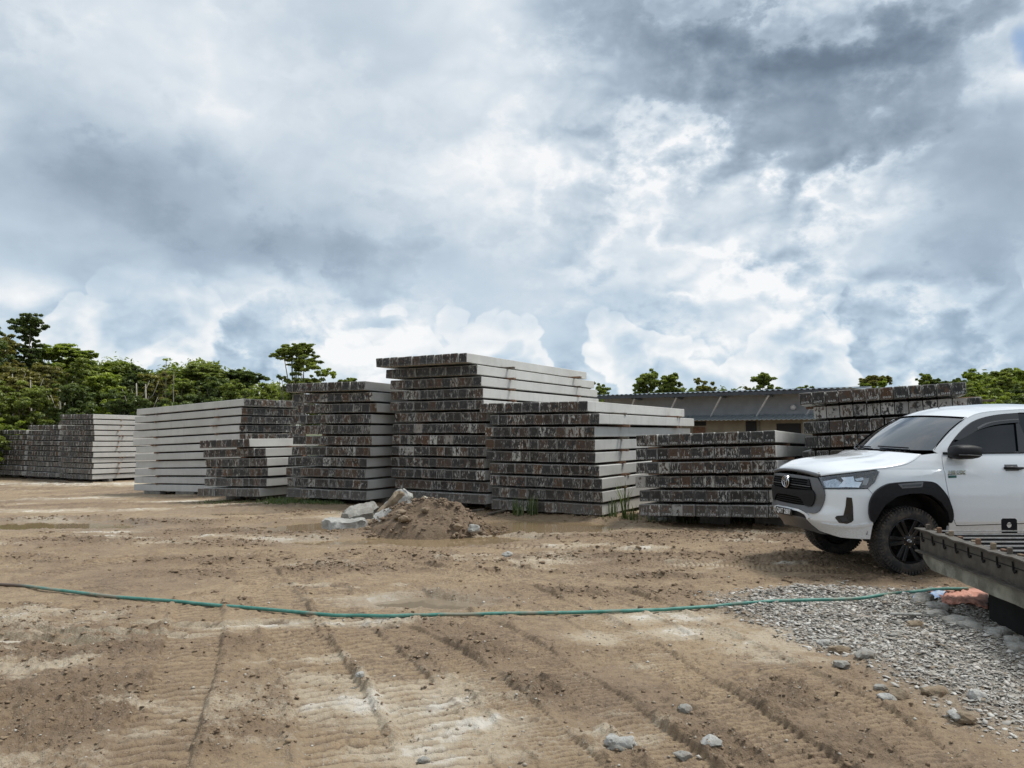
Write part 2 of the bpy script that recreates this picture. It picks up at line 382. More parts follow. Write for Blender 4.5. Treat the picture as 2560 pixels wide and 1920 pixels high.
def terrain(x, y, detail=True):
    """returns z and masks pale, clod, wet, gravel"""
    x = np.asarray(x, float); y = np.asarray(y, float)
    z = base_z(x, y)
    wx = x + .5 * (fbm(x, y, .9, 4, 3) - .5); wy = y + .5 * (fbm(x, y, .9, 4, 33) - .5)
    def ell(px, py, a, b):
        c = G(px, py); return ((wx - c.x) / a) ** 2 + ((wy - c.y) / b) ** 2
    for px, py, a, b, k in PUD:
        c = G(px, py); d2 = ss(4.5, 2.2, ell(px, py, a, b)); z = z * (1 - d2) + float(base_z(c.x, c.y)) * d2
    und = (fbm(x, y, .35, 3, 5) - .5) * .07 * ss(2, 5, y)
    med = (fbm(x, y, 1.7, 4, 8) - .5)
    clod = np.clip((fbm(x, y * 1.25, .75, 5, 21, .6) - .515) * 6, 0, 1) * .7
    for c in CLODS: clod = np.maximum(clod, np.exp(-ell(*c) * .9) * 1.1)
    clod = np.clip(clod * (.35 + 1.3 * fbm(x, y * 1.8, 2.6, 4, 41)), 0, 1)
    pale = np.clip((fbm(x, y * 2.0, .5, 6, 61, .62) - .56) * 5, 0, .7)
    for c in WHITE: pale = np.maximum(pale, np.exp(-ell(*c) * 1.1) * (1.0 if c[0] not in (1500, 1950, 820) else .7))
    pale = np.clip(pale * (.25 + 1.5 * fbm(x, y * 1.6, 3.2, 5, 71, .65)), 0, 1)
    gd = polydist(wx, wy, GRAVP); grav = ss(-.25, .55, gd + .35 * (fbm(x, y, 2.5, 4, 91) - .5))
    # tracks
    trk = np.zeros_like(x); lug = np.zeros_like(x); rim = np.zeros_like(x)
    xa, ya = x, y
    for pts, hw, pitch in TRK:
        sel = np.nonzero((ya < 16) & (np.abs(xa) < ya * .9 + 1))[0]
        if len(sel) == 0: continue
        x, y = xa[sel], ya[sel]
        P = [G(*p).xy for p in pts]
        Q = []
        for i in range(len(P) - 1):  # catmull-rom
            p0 = P[max(i - 1, 0)]; p1 = P[i]; p2 = P[i + 1]; p3 = P[min(i + 2, len(P) - 1)]
            for k in range(5):
                t = k / 5
                Q.append(.5 * ((2 * p1) + (p2 - p0) * t + (2 * p0 - 5 * p1 + 4 * p2 - p3) * t * t + (3 * p1 - p0 - 3 * p2 + p3) * t ** 3))
        Q.append(P[-1])
        best = np.full(x.shape, 1e9); along = np.zeros_like(x); side = np.zeros_like(x); s0 = 0
        for i in range(len(Q) - 1):
            a = Q[i]; b = Q[i + 1]; dx, dy = b.x - a.x, b.y - a.y; L = math.hypot(dx, dy)
            t = ((x - a.x) * dx + (y - a.y) * dy) / (L * L); tc = np.clip(t, 0, 1)
            d = np.hypot(x - a.x - tc * dx, y - a.y - tc * dy)
            sd = ((x - a.x) * dy - (y - a.y) * dx) / L
            m = d < best; best = np.where(m, d, best); along = np.where(m, s0 + tc * L, along); side = np.where(m, sd, side); s0 += L
        wob = .04 * (fbm(x, y, 3, 3, 5) - .5)
        inb = ss(hw, hw - .03, best + wob)
        inb = inb * ss(.30, .52, fbm(x, y, .8, 3, int(pitch * 1000)) + .12)
        ph = 2 * math.pi * (along / pitch + np.abs(side) * 2.2 / (pitch * 14) + .25 * fbm(x, y, 4, 2, 6))
        lg = ss(-.9, -.35, np.sin(ph))
        lug[sel] = np.where(inb > trk[sel], lg, lug[sel]); trk[sel] = np.maximum(trk[sel], inb)
        rim[sel] = np.maximum(rim[sel], np.exp(-((best + wob - hw - .03) / .03) ** 2) * .8)
    x, y = xa, ya
    rim = rim * ss(.4, .6, fbm(x, y, 2.2, 3, 55))
    clodm = clod * (1 - .75 * trk)
    pit = fbm(x, y, 9, 4, 101, .62)
    bil = np.abs(fbm(x, y, 7, 4, 111, .6) - .5) * 2
    h = z + und + med * .05 * (1 - .5 * trk)
    h = h + clodm * (.012 + .075 * np.clip(pit - .42, 0, 1) + .045 * (1 - bil) * pit) + (pit - .5) * .012 * (1 - clodm)
    h = h + (fbm(x, y, 26, 3, 131, .65) - .5) * (.014 + .022 * clodm) - .016 * ss(.06, .0, np.abs(fbm(x, y * 1.5, 5, 4, 137, .6) - .5)) * ss(.45, .6, fbm(x, y, 1.1, 3, 139))
    lugq = .55 + .45 * ss(.35, .6, fbm(x, y, 3, 3, 77))
    h = h - trk * .022 + trk * lug * .022 * lugq + rim * .030 * (.1 + pit)
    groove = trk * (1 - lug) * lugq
    clod = np.maximum(np.maximum(clodm, rim * .7), groove * .75)  # groove shade also goes into the dark clod colour mask
    # gravel bank by the casting bed
    rb = np.exp(-(((wx - 3.72 + (wy - 7.3) * .03) / .17) ** 2)) * ss(7.9, 7.4, y) * ss(3.5, 4.6, y)
    h = h + grav * .015 * (fbm(x, y, 5, 3, 150)) + rb * (.05 + .09 * fbm(x, y, 4, 4, 160))
    # puddles
    wet = np.zeros_like(x)
    for px, py, a, b, k in PUD:
        c = G(px, py); e = ell(px, py, a, b)
        d = ss(1.5, .55, e + .9 * (fbm(x, y * 1.4, 1.6, 4, 171) - .5)); lvl = float(base_z(c.x, c.y)) - .03
        h = h * (1 - d) + (lvl - .035 + .02 * (pit - .5)) * d
        wet = np.maximum(wet, ss(3.2, .8, e)); clod = clod * (1 - .8 * d)
    for px, py, a, b, _ in MILK:
        c = G(px, py); e = ell(px, py, a, b); d = ss(1.3, .6, e + .7 * (fbm(x, y, 3, 3, 181) - .5))
        h = h * (1 - d) + (-.045) * d; pale = np.maximum(pale, ss(2.4, .8, e) * .8 * (.4 + fbm(x, y, 4, 4, 33)))
        clod = clod * (1 - d)
    # the yard stays under the camera free of bumps
    terrain.groove = np.maximum(groove, .8 * ss(.055, .0, np.abs(fbm(x * .8, y * 1.9, 3.6, 5, 237, .62) - .5)) * ss(.46, .6, fbm(x, y, .9, 4, 239))) * (1 - grav) * (1 - wet)  # colour mask: painted groove shade plus dark crack lines
    return h, pale * (1 - .6 * grav), clod * (1 - grav), wet, grav
def gz(x, y):
    h = terrain(np.array([x]), np.array([y]))[0]; return float(h[0])
def gpt(px, py):
    g = G(px, py)
    for _ in range(3):
        z = gz(g.x, g.y); g = G(px, py, z)
    return g

def ground_mat():
    m, nb = mat('muddy yard ground')
    p = pos(nb); a = nb.node('ShaderNodeSeparateColor'); nb.l.new(nb.attr('masks'), a.inputs[0])
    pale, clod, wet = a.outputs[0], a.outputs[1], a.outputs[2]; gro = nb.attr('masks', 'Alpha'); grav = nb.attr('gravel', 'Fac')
    far = nb.attr('far', 'Fac')
    n1 = nb.noise(p, .6, 8, .62); n2 = nb.noise(p, 5, 8, .68); n3 = nb.noise(p, 30, 6, .72); n4 = nb.noise(p, 130, 3, .6)
    c = nb.mix(nb.sm(n1, .35, .65), (.385, .280, .170), (.310, .218, .130))
    c = nb.mix(nb.m('MULTIPLY', nb.sm(n2, .45, .7), .65), c, (.215, .148, .090))
    c = nb.mix(nb.m('MULTIPLY', nb.sm(n2, .52, .35), .35), c, (.42, .32, .21))
    c = nb.mix(nb.m('MULTIPLY', nb.sm(n3, .50, .66), .75), c, (.13, .085, .055))
    c = nb.mix(nb.m('MULTIPLY', nb.sm(n3, .44, .32), .5), c, (.44, .33, .225))
    c = nb.mix(nb.m('MULTIPLY', clod, nb.m('MULTIPLY_ADD', n3, .5, .5), clamp=True), c, nb.mix(n2, (.165, .110, .068), (.245, .170, .106)))
    pf = nb.m('MULTIPLY', nb.sm(nb.m('ADD', nb.m('ADD', pale, nb.m('MULTIPLY', nb.m('SUBTRACT', n2, .5), 1.5)), nb.m('MULTIPLY', nb.m('SUBTRACT', n3, .5), 1.6)), .20, .85), .9)
    c = nb.mix(pf, c, nb.mix(n2, (.58, .50, .38), (.43, .345, .24)))
    big = nb.noise(p, .28, 5, .6); c = nb.mix(nb.m('MULTIPLY', nb.sm(big, .50, .62), .45), c, (.175, .118, .074))
    c = nb.mix(nb.m('MULTIPLY', nb.sm(pale, .80, .95), nb.sm(n2, .35, .6)), c, (.64, .59, .51))
    c = nb.mix(nb.m('MULTIPLY', gro, .7), c, (.105, .070, .046))  # paints shade into the tread grooves, darkens the crack lines
    # pale crumbs everywhere
    vc = nb.voro(p, 34); cr = nb.m('MULTIPLY', nb.m('LESS_THAN', vc, .16), nb.sm(nb.noise(p, 2.2, 4, .6), .46, .6))
    c = nb.mix(nb.m('MULTIPLY', cr, .6), c, (.50, .45, .38))
    gcol = nb.mix(nb.voro(p, 42, out='Color'), (.17, .165, .155), (.40, .39, .36))
    c = nb.mix(nb.m('MULTIPLY', grav, .85), c, gcol)
    c = nb.mix(nb.m('MULTIPLY', wet, .35), c, (.20, .145, .095))
    c = nb.mix(far, c, (.09, .11, .045))
    rough = nb.m('SUBTRACT', .74, nb.m('ADD', nb.m('MULTIPLY', wet, .33), nb.m('MULTIPLY', nb.sm(n1, .5, .7), .14)))
    h = nb.m('ADD', nb.m('MULTIPLY', n2, .35), nb.m('ADD', nb.m('MULTIPLY', n3, .6), nb.m('MULTIPLY', n4, .25)))
    h = nb.m('ADD', h, nb.m('MULTIPLY', nb.m('MULTIPLY', nb.noise(p, 18, 5, .7), clod), 1.2))
    nb.out(nb.principled(c, rough, nb.bump(h, 1.0, .035), 0, .45)); return m
M['ground'] = ground_mat()

def build_ground():
    rd = math.radians
    az = np.concatenate([np.linspace(-rd(60), -rd(37), 60)[:-1], np.linspace(-rd(37), rd(37), 900), np.linspace(rd(37), rd(60), 60)[1:]]); NC = len(az); NR2 = 50
    r1 = np.concatenate([.9 * (3.3 / .9) ** (np.linspace(0, 1, 40)[:-1]), 3.3 * (16 / 3.3) ** (np.linspace(0, 1, 620)), 16 * (46 / 16) ** (np.linspace(0, 1, 150)[1:])]); r2 = 46 * (900 / 46) ** (np.linspace(0, 1, NR2 + 1)[1:])
    # denser rows nearer the viewer's field
    r = np.concatenate([r1, r2])
    A, Rr = np.meshgrid(az, r); X = np.sin(A) * Rr; Y = np.cos(A) * Rr
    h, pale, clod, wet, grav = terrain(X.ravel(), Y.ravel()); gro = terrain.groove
    Xf, Yf = X.ravel(), Y.ravel()
    fz = ss(42, 60, Yf); h = h * (1 - fz) + (-.6) * fz
    V = np.stack([Xf, Yf, h], 1).astype(np.float32)
    nr = len(r); i, j = np.meshgrid(np.arange(nr - 1), np.arange(NC - 1), indexing='ij')
    a = (i * NC + j).ravel(); Q = np.stack([a, a + 1, a + NC + 1, a + NC], 1).astype(np.int32)
    me = bpy.data.meshes.new('ground')
    me.vertices.add(len(V)); me.vertices.foreach_set('co', V.ravel())
    me.loops.add(Q.size); me.loops.foreach_set('vertex_index', Q.ravel())
    me.polygons.add(len(Q)); me.polygons.foreach_set('loop_start', np.arange(0, Q.size, 4, dtype=np.int32))
    me.polygons.foreach_set('use_smooth', np.ones(len(Q), bool))
    me.update(calc_edges=True)
    ca = me.color_attributes.new('masks', 'FLOAT_COLOR', 'POINT')
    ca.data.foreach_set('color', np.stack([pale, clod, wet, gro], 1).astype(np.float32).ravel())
    g = me.attributes.new('gravel', 'FLOAT', 'POINT'); g.data.foreach_set('value', grav.astype(np.float32))
    g = me.attributes.new('far', 'FLOAT', 'POINT'); g.data.foreach_set('value', ss(40, 46, Yf).astype(np.float32))
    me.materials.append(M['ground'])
    o = link(bpy.data.objects.new('ground', me)); tag(o, kind='structure')
    # surrounding terrain out to the horizon, lower, all round
    mb = MB(); n = 96; rr = [.0, 30, 300, 3000]
    vs = [Vector((0, 0, -1.0))] + [Vector((math.cos(2 * math.pi * k / n) * q, math.sin(2 * math.pi * k / n) * q, -1.0)) for q in rr[1:] for k in range(n)]
    fs = [(0, 1 + k, 1 + (k + 1) % n) for k in range(n)]
    for q in range(2):
        for k in range(n): k2 = (k + 1) % n; fs.append((1 + q * n + k, 1 + (q + 1) * n + k, 1 + (q + 1) * n + k2, 1 + q * n + k2))
    mb.add(vs, fs); t = mb.build('terrain', simple('far terrain', (.09, .11, .045), (.13, .11, .06), .9, .2, .3, coords='pos')); tag(t, kind='structure')
build_ground()

# water
def water_mat(name, c1, c2, rough=.06):
    m, nb = mat(name); p = pos(nb)
    n = nb.noise(p, 3, 5, .6); r = nb.noise(p, 9, 3, .5)
    col = nb.mix(n, c1, c2)
    nb.out(nb.principled(col, rough, nb.bump(r, .06, .01), 0, .5, .0)); return m
MW = water_mat('muddy water', (.235, .165, .095), (.29, .215, .13)); MC = water_mat('shallow grey water', (.20, .16, .11), (.27, .22, .16)); MM = water_mat('milky water', (.62, .57, .49), (.50, .45, .38), .12)
def disc(name, c, a, b, z, m, kind='structure'):
    n = 40; vs = [(c.x, c.y, z)] + [(c.x + a * math.cos(2 * math.pi * k / n), c.y + b * math.sin(2 * math.pi * k / n), z) for k in range(n)]
    o = mesh_obj(name, vs, [(0, 1 + k, 1 + (k + 1) % n) for k in range(n)], m); tag(o, kind=kind); return o
grp = {}
for i, (px, py, a, b, k) in enumerate(PUD):
    c = G(px, py); disc('water', c, a * 1.5, b * 1.7, float(base_z(c.x, c.y)) - .03 - i * .0012, MW if k == 'muddy' else MC)
for i, (px, py, a, b, _) in enumerate(MILK):
    c = G(px, py); disc('water', c, a * 1.35, b * 1.9, -.034 - i * .0012, MM)

# ------------------------------------------------------------------ concrete piles
PW, PITCHZ, PL = .2, .25, 6.0
NUM = ['', 'first', 'second', 'third', 'fourth', 'fifth', 'sixth', 'seventh', 'eighth', 'ninth', 'tenth', 'eleventh', 'twelfth', 'thirteenth']
def pile_template(seed):
    r = random.Random(seed); ch = .009; w = PW / 2 * .975
    prof = [(-w + ch, 0), (w - ch, 0), (w, ch), (w, PW - ch), (w - ch, PW), (-w + ch, PW), (-w, PW - ch), (-w, ch)]
    ys = [0, .01, .4, 2, 4, 5.6, PL]
    V = []; skew = r.uniform(-.012, .012); sk2 = r.uniform(-.010, .010)
    for y in ys:
        for i, (x, z) in enumerate(prof):
            yy = y
            if y < .02: yy += skew * x / w + sk2 * (z - .1) / .1 + r.uniform(-.004, .004)
            k = .97 if y == 0 else 1
            jx = r.uniform(-.0025, .0025); jz = r.uniform(-.0015, .0025)
            V.append((x * k + jx, yy, (z - .1) * k + .1 + jz))
    Fc = []; mi = []
    for s in range(len(ys) - 1):
        for i in range(8):
            j = (i + 1) % 8; Fc.append([s * 8 + i, s * 8 + j, (s + 1) * 8 + j, (s + 1) * 8 + i]); mi.append(1 if s == 0 else 0)
    Fc.append(list(range(8))[::-1]); mi.append(1)
    Fc.append([(len(ys) - 1) * 8 + i for i in range(8)]); mi.append(1)
    Fc = [f[::-1] for f in Fc]
    return V, Fc, mi
TPL = [pile_template(i) for i in range(6)]
def uv_of(v, f): return ((v[0] + .1) / .2, v[2] / .2)
def make_pile_mesh(name, insts, covs=None):
    """insts: list of (template, Matrix, rnd)"""
    V = []; Fc = []; MI = []; UV = []; RN = []; CV = []
    for q_, (t, mx, rnd) in enumerate(insts):
        tv, tf, tm = TPL[t]; b = len(V)
        V += [mx @ Vector(v) for v in tv]
        for f, m_ in zip(tf, tm):
            Fc.append([b + i for i in f]); MI.append(m_); RN.append(rnd); CV.append(covs[q_] if covs else 0.0)
            for i in f: UV += list(uv_of(tv[i], f))
    me = bpy.data.meshes.new(name); me.from_pydata([tuple(v) for v in V], [], Fc)
    me.materials.append(M['pile_side']); me.materials.append(M['pile_end'])
    me.polygons.foreach_set('material_index', MI)
    uvl = me.uv_layers.new(name='UVMap'); uvl.data.foreach_set('uv', UV)
    a = me.attributes.new('rnd', 'FLOAT', 'FACE'); a.data.foreach_set('value', RN)
    a = me.attributes.new('cov', 'FLOAT', 'FACE'); a.data.foreach_set('value', CV)
    me.update(); return me
TM = [make_pile_mesh('concrete_pile', [(i % 6, Matrix.Identity(4), 0.0)], [float(i >= 6)]) for i in range(12)]
# winding check: fix normals once
for me in TM:
    bm = bmesh.new(); bm.from_mesh(me); bmesh.ops.recalc_face_normals(bm, faces=bm.faces); bm.to_mesh(me); bm.free()

def text_mesh(name, body, size, mt, depth=.0, bold=0.0, align='CENTER'):
    cu = bpy.data.curves.new(name, 'FONT'); cu.body = body; cu.size = size; cu.align_x = align; cu.align_y = 'CENTER'
    cu.extrude = depth; cu.offset = bold; cu.resolution_u = 2
    o = bpy.data.objects.new(name, cu); link(o)
    dg = bpy.context.evaluated_depsgraph_get(); me = bpy.data.meshes.new_from_object(o.evaluated_get(dg))
    bpy.data.objects.remove(o); me.name = name; me.materials.clear(); me.materials.append(mt); return me
TXT = {'a': text_mesh('date_marking', '7 10 21', .044, M['white_paint_text'], .0005, .0012),
       'b': text_mesh('date_marking', '23.6.23', .042, M['white_paint_text'], .0005, .0008)}

class Stack:
    def __init__(s, key, C, ang, n, rows, rowdir, tiltL=0., tiltW=0., desc='', sp=.2135, rowoff=None, wside='right', pl=PL):
        s.key = key; s.C = Vector(C); s.ang = math.radians(ang); s.n = n; s.rows = rows
        s.d = Vector((math.sin(s.ang), math.cos(s.ang), tiltL)).normalized()
        s.w = Vector((rowdir * math.cos(s.ang), -rowdir * math.sin(s.ang), tiltW)).normalized()
        s.rd = rowdir; s.desc = desc; s.sp = sp; s.rowoff = rowoff or {}
    def build(s, keep, texts=None):
        rest = []; r = random.Random(hash(s.key) % 97 if False else sum(map(ord, s.key)))
        for k in range(s.rows):              # k = 0 is the bottom row
            top = s.rows - k
            oa, ol = s.rowoff.get(top, (r.uniform(-.07, .07), r.uniform(-.05, .05)))
            yaw = r.uniform(-.006, .006); s.gap = 0
            xoff = 0
            nr = 9 if (s.key == 'small' and top == 1) else s.n
            for i in range(nr):
                sp = s.sp if i == 0 else s.sp
                jit = r.uniform(-.022, .022); dz = r.uniform(-.003, .004)
                if r.random() < .10: xoff += .014
                base = s.C + s.w * (PW / 2 + i * (s.sp - .004) + ol + xoff) + s.d * (oa + jit) + Vector((0, 0, k * PITCHZ + dz))
                y = s.d; x = Vector((math.cos(s.ang + yaw), -math.sin(s.ang + yaw), s.w.z * s.rd)).normalized(); z = x.cross(y).normalized(); x = y.cross(z)
                mx = Matrix(((x.x, y.x, z.x, base.x), (x.y, y.y, z.y, base.y), (x.z, y.z, z.z, base.z), (0, 0, 0, 1)))
                t = r.randrange(6); rn = r.random()
                pale_ = (s.key == 'behind' and top == 2 and i > 0) or (s.key == 'tall' and top in (7, 8, 9) and r.random() < .22) or r.random() < .025
                if keep(top, i):
                    o = link(bpy.data.objects.new('concrete_pile', TM[t + 6 * pale_])); o.matrix_world = mx
                    # seen from the yard: which place from the left
                    left = (nr - i) if s.rd < 0 else (i + 1)
                    lab = 'square concrete pile, %s from left, %s row from top, %s' % (NUM[left], NUM[top], s.desc)
                    tag(o, lab, 'concrete pile', 'precast concrete piles stacked in the yard')
                    tx = texts(top, i) if texts else None
                    if tx:
                        q = link(bpy.data.objects.new('date_marking', TXT[tx])); q.parent = o
                        q.location = (r.uniform(-.01, .01), -.016, .033 + r.uniform(-.004, .006)); q.rotation_euler = (math.pi / 2, 0, r.uniform(-.03, .03))
                        q.rotation_euler = (math.pi / 2, r.uniform(-.05, .05), 0)
                else: rest.append((t, mx, rn)); COVS.append(float(pale_))
            # timber spacers under this row
            for at in ((1.25, 4.7)):
                th = PITCHZ - PW - .002
                c0 = s.C + s.d * (at + r.uniform(-.12, .12)) + Vector((0, 0, k * PITCHZ - th / 2 - .001))
                over0 = r.uniform(.0, .05) if r.random() < .65 else r.uniform(.05, .14)
                Lw = s.n * s.sp + .1
                if k == 0: continue
                mb = MB(); a = c0 - s.w * over0; b = c0 + s.w * (Lw + r.uniform(-.1, .05))
                mb.bar(a, b, r.uniform(.07, .1), th - .001)
                if r.random() < .15:   # a second, shorter offcut wedge
                    mb.bar(a - s.w * .02 + s.d * .16, a + s.w * .5 + s.d * .13, .09, th * .7)
                o = mb.build('timber_spacer', M['timber'] if r.random() < .75 else M['grey_timber'], bevel=.003)
                tag(o, 'timber spacer, %s end, under %s row from top, %s' % ('near' if at < 3 else 'far', NUM[top], s.desc), 'timber', 'timber spacers between pile rows')
        return rest
REST = []; COVS = []
def right_of(C): return C
STK = {}
def add_stack(*a, keep, texts=None, **k):
    s = Stack(*a, **k); STK[s.key] = s; REST.extend(s.build(keep, texts)); return s
# S7 low stack beside the pickup
add_stack('low', (4.41, 12.9, .245), 29, 12, 6, -1, tiltL=-.02, tiltW=-.035, desc='low stack beside pickup front', sp=.2085,
          rowoff={1: (.0, .0), 2: (.02, -.01), 3: (-.03, -.02), 4: (.03, -.02), 5: (.02, -.07), 6: (-.02, -.07)},
          keep=lambda t, i: True, texts=lambda t, i: 'a')
# S8 stack behind the pickup's windscreen
add_stack('behind', (7.36, 12.1, .27), 25, 12, 9, -1, tiltL=-.0, tiltW=-.05, desc='stack behind pickup windscreen', sp=.2125,
          rowoff={1: (-.05, .17), 2: (.06, -.05), 3: (.0, .1), 4: (.02, .1), 5: (.03, .1)},
          keep=lambda t, i: t <= 5, texts=lambda t, i: 'b' if t == 1 else None)
# S6
add_stack('mid', (1.67, 14.85, .075), 30.5, 12, 9, -1, tiltL=.0, tiltW=.0, desc='stack right of tallest', sp=.211,
          rowoff={1: (.02, .24), 2: (.0, -.02), 3: (-.04, .06), 4: (-.02, .07), 5: (.02, .07), 6: (.0, .0), 7: (-.02, -.06), 8: (.02, -.06), 9: (.06, -.03)},
          keep=lambda t, i: True)
# S5 tallest
add_stack('tall', (-.57, 16.3, .155), 30.5, 12, 13, -1, desc='tallest stack', sp=.2115,
          rowoff={1: (-.25, .30), 2: (-.05, .17), 3: (0, .09), 4: (.0, .06), 5: (-.02, .03), 6: (.03, -.01), 7: (0, 0), 8: (0, .0)},
          keep=lambda t, i: t == 1 or i == 0)
# S4b
add_stack('second', (-3.22, 17.5, .13), 26, 11, 11, -1, desc='stack left of tallest', sp=.2145,
          rowoff={1: (-.15, .05), 2: (-.02, -.05), 3: (.0, -.16), 4: (0, -.04), 5: (0, .0), 6: (.02, -.04), 7: (0, -.02), 8: (0, .08), 9: (0, .14), 10: (.03, .07), 11: (0, .1)},
          keep=lambda t, i: i == 0)
# S4 small
add_stack('small', (-6.16, 19.3, .075), 29, 11, 6, -1, desc='short six-row stack', tiltW=-.03, sp=.209,
          rowoff={1: (-.12, .44), 2: (.0, .0), 3: (0, -.06), 4: (.03, -.05), 5: (0, -.03), 6: (-.1, .08)},
          keep=lambda t, i: i == 0)
# S3 stack showing its long sides
add_stack('sides', (-7.75, 22.2, -.06), -53.5, 11, 11, 1, desc='wide stack showing long grey sides', tiltL=-.032, sp=.2135,
          rowoff={1: (.0, .0), 2: (.1, -.02), 3: (.12, .0), 4: (.18, .0), 5: (.15, .0)},
          keep=lambda t, i: i == 0)
# far left trio
add_stack('far', (-19.0, 35.0, -.44), 29, 12, 12, -1, desc='farthest stack with visible side', tiltL=-.01, sp=.212, keep=lambda t, i: i == 0 and t <= 8)
add_stack('farb', (-21.4, 36.35, -.42), 29, 12, 10, -1, desc='middle far stack', sp=.212, keep=lambda t, i: False)
add_stack('farc', (-23.7, 37.6, -.40), 29, 12, 9, -1, desc='leftmost far stack', sp=.212, keep=lambda t, i: False)
me = make_pile_mesh('concrete_piles', REST, COVS)
bm = bmesh.new(); bm.from_mesh(me); bmesh.ops.recalc_face_normals(bm, faces=bm.faces); bm.to_mesh(me); bm.free()
o = link(bpy.data.objects.new('concrete_piles', me))
tag(o, 'grey square concrete piles with dark stained ends filling the taller and farther stacks', 'concrete piles', kind='stuff')

# base blocks under each stack
for s in STK.values():
    for at, nm in ((.9, 'near'), (3.0, 'middle'), (4.9, 'far')):
        for j, fr in enumerate((.1, .5, .9)):
            c = s.C + s.d * at + s.w * (fr * s.n * s.sp)
            zg = float(base_z(c.x, c.y)) - .06; zt = c.z - .004
            mb = MB(); yv = Vector((s.w.x, s.w.y, 0)).normalized()
            mb.bar(Vector((c.x, c.y, (zg + zt) / 2)) - yv * .28, Vector((c.x, c.y, (zg + zt) / 2)) + yv * .28, .16, zt - zg)
            if s.key == 'sides' and j == 0:
                mb = MB(); dv = Vector((s.d.x, s.d.y, 0)).normalized(); cc = Vector((c.x, c.y, (zg + zt) / 2)) + s.w * (-.12)
                mb.bar(cc - dv * .5, cc + dv * .5, .2, zt - zg)
            o = mb.build('base_block', M['block'], bevel=.006)
            side = ('right', 'centre', 'left')[j] if s.rd < 0 else ('left', 'centre', 'right')[j]
            tag(o, 'concrete support block under the %s %s of %s' % (nm, side, s.desc), 'block', 'support blocks under the pile stacks')

# ------------------------------------------------------------------ pickup truck
P0 = Vector((4.56, 8.9, .03)); YAW = math.radians(6)
RY = Matrix.Rotation(YAW, 3, 'Z')
def l2w(p): return P0 + RY @ Vector((p[0] - 1.0, p[1] + .90, p[2]))
def w2px(w):
    d = Vector(w) - Vector((0, 0, CAMH)); cp_, sp_ = math.cos(PITCH), math.sin(PITCH)
    dep = d.y * cp_ + d.z * sp_; up = -d.y * sp_ + d.z * cp_
    return 1280 + F * d.x / dep, 960 - F * up / dep
def interp(tab, x):
    if x <= tab[0][0]: return tab[0][1]
    for (a, fa), (b, fb) in zip(tab, tab[1:]):
        if x <= b:
            t = (x - a) / (b - a); return fa + (fb - fa) * t
    return tab[-1][1]
def smooth_curve(P, n=8):
    Q = []
    for i in range(len(P) - 1):
        p0, p1, p2, p3 = P[max(i - 1, 0)], P[i], P[i + 1], P[min(i + 2, len(P) - 1)]
        for k in range(n):
            t = k / n
            Q.append(.5 * ((2 * p1) + (p2 - p0) * t + (2 * p0 - 5 * p1 + 4 * p2 - p3) * t * t + (3 * p1 - p0 - 3 * p2 + p3) * t ** 3))
    Q.append(P[-1]); return Q
PATH = smooth_curve([Vector(p) for p in [(0, 0), (.008, -.2), (.03, -.4), (.075, -.56), (.15, -.70), (.27, -.81), (.42, -.875), (.62, -.912), (1.0, -.93), (1.6, -.935), (2.6, -.935), (3.6, -.93), (4.6, -.925), (5.15, -.91)]], 10)
PS = [0.0]
for a, b in zip(PATH, PATH[1:]): PS.append(PS[-1] + (b - a).length)
def path(s):
    s = max(0, min(s, PS[-1] - 1e-6)); lo, hi = 0, len(PS) - 1
    while hi - lo > 1:
        m_ = (lo + hi) // 2
        if PS[m_] <= s: lo = m_
        else: hi = m_
    t = (s - PS[lo]) / (PS[hi] - PS[lo]); p = PATH[lo].lerp(PATH[hi], t)
    a = PATH[max(lo - 1, 0)]; b = PATH[min(hi + 1, len(PATH) - 1)]; d = (b - a).normalized()
    if lo <= 0: d = Vector((0, -1))
    return p, Vector((d.y, -d.x))
OFF_F = [(.40, -.14), (.47, -.09), (.54, -.03), (.60, .02), (.68, .03), (.76, .0), (.9, .005), (1.0, .0), (1.10, -.02), (1.16, -.05), (1.25, -.12), (1.42, -.3)]
OFF_S = [(.40, -.06), (.50, -.035), (.60, -.005), (.75, .012), (.90, .014), (1.02, .006), (1.10, -.004), (1.16, -.006), (1.22, -.02), (1.30, -.045), (1.38, -.08), (1.5, -.13)]
def S(s, z, off=0.0, side=-1):
    p, n = path(s); k = n.x * n.x
    o = k * interp(OFF_F, z) + (1 - k) * interp(OFF_S, z) + off
    # fender swell over the wheel
    if z < 1.2: o += .022 * math.exp(-((p.x - 1.02) / .55) ** 2) * (1 - k) * ss(.6, .95, np.float64(z))
    q = p + n * o
    return Vector((q.x, q.y if side < 0 else -q.y, z))
def sx(lx):
    lo, hi = 0.0, PS[-1]
    for _ in range(40):
        m_ = (lo + hi) / 2
        if path(m_)[0].x < lx: lo = m_
        else: hi = m_
    return lo
_tab = [(s_, z_, *w2px(l2w(S(s_, z_)))) for s_ in [k * .06 for k in range(70)] for z_ in [.42 + .05 * j for j in range(21)]]
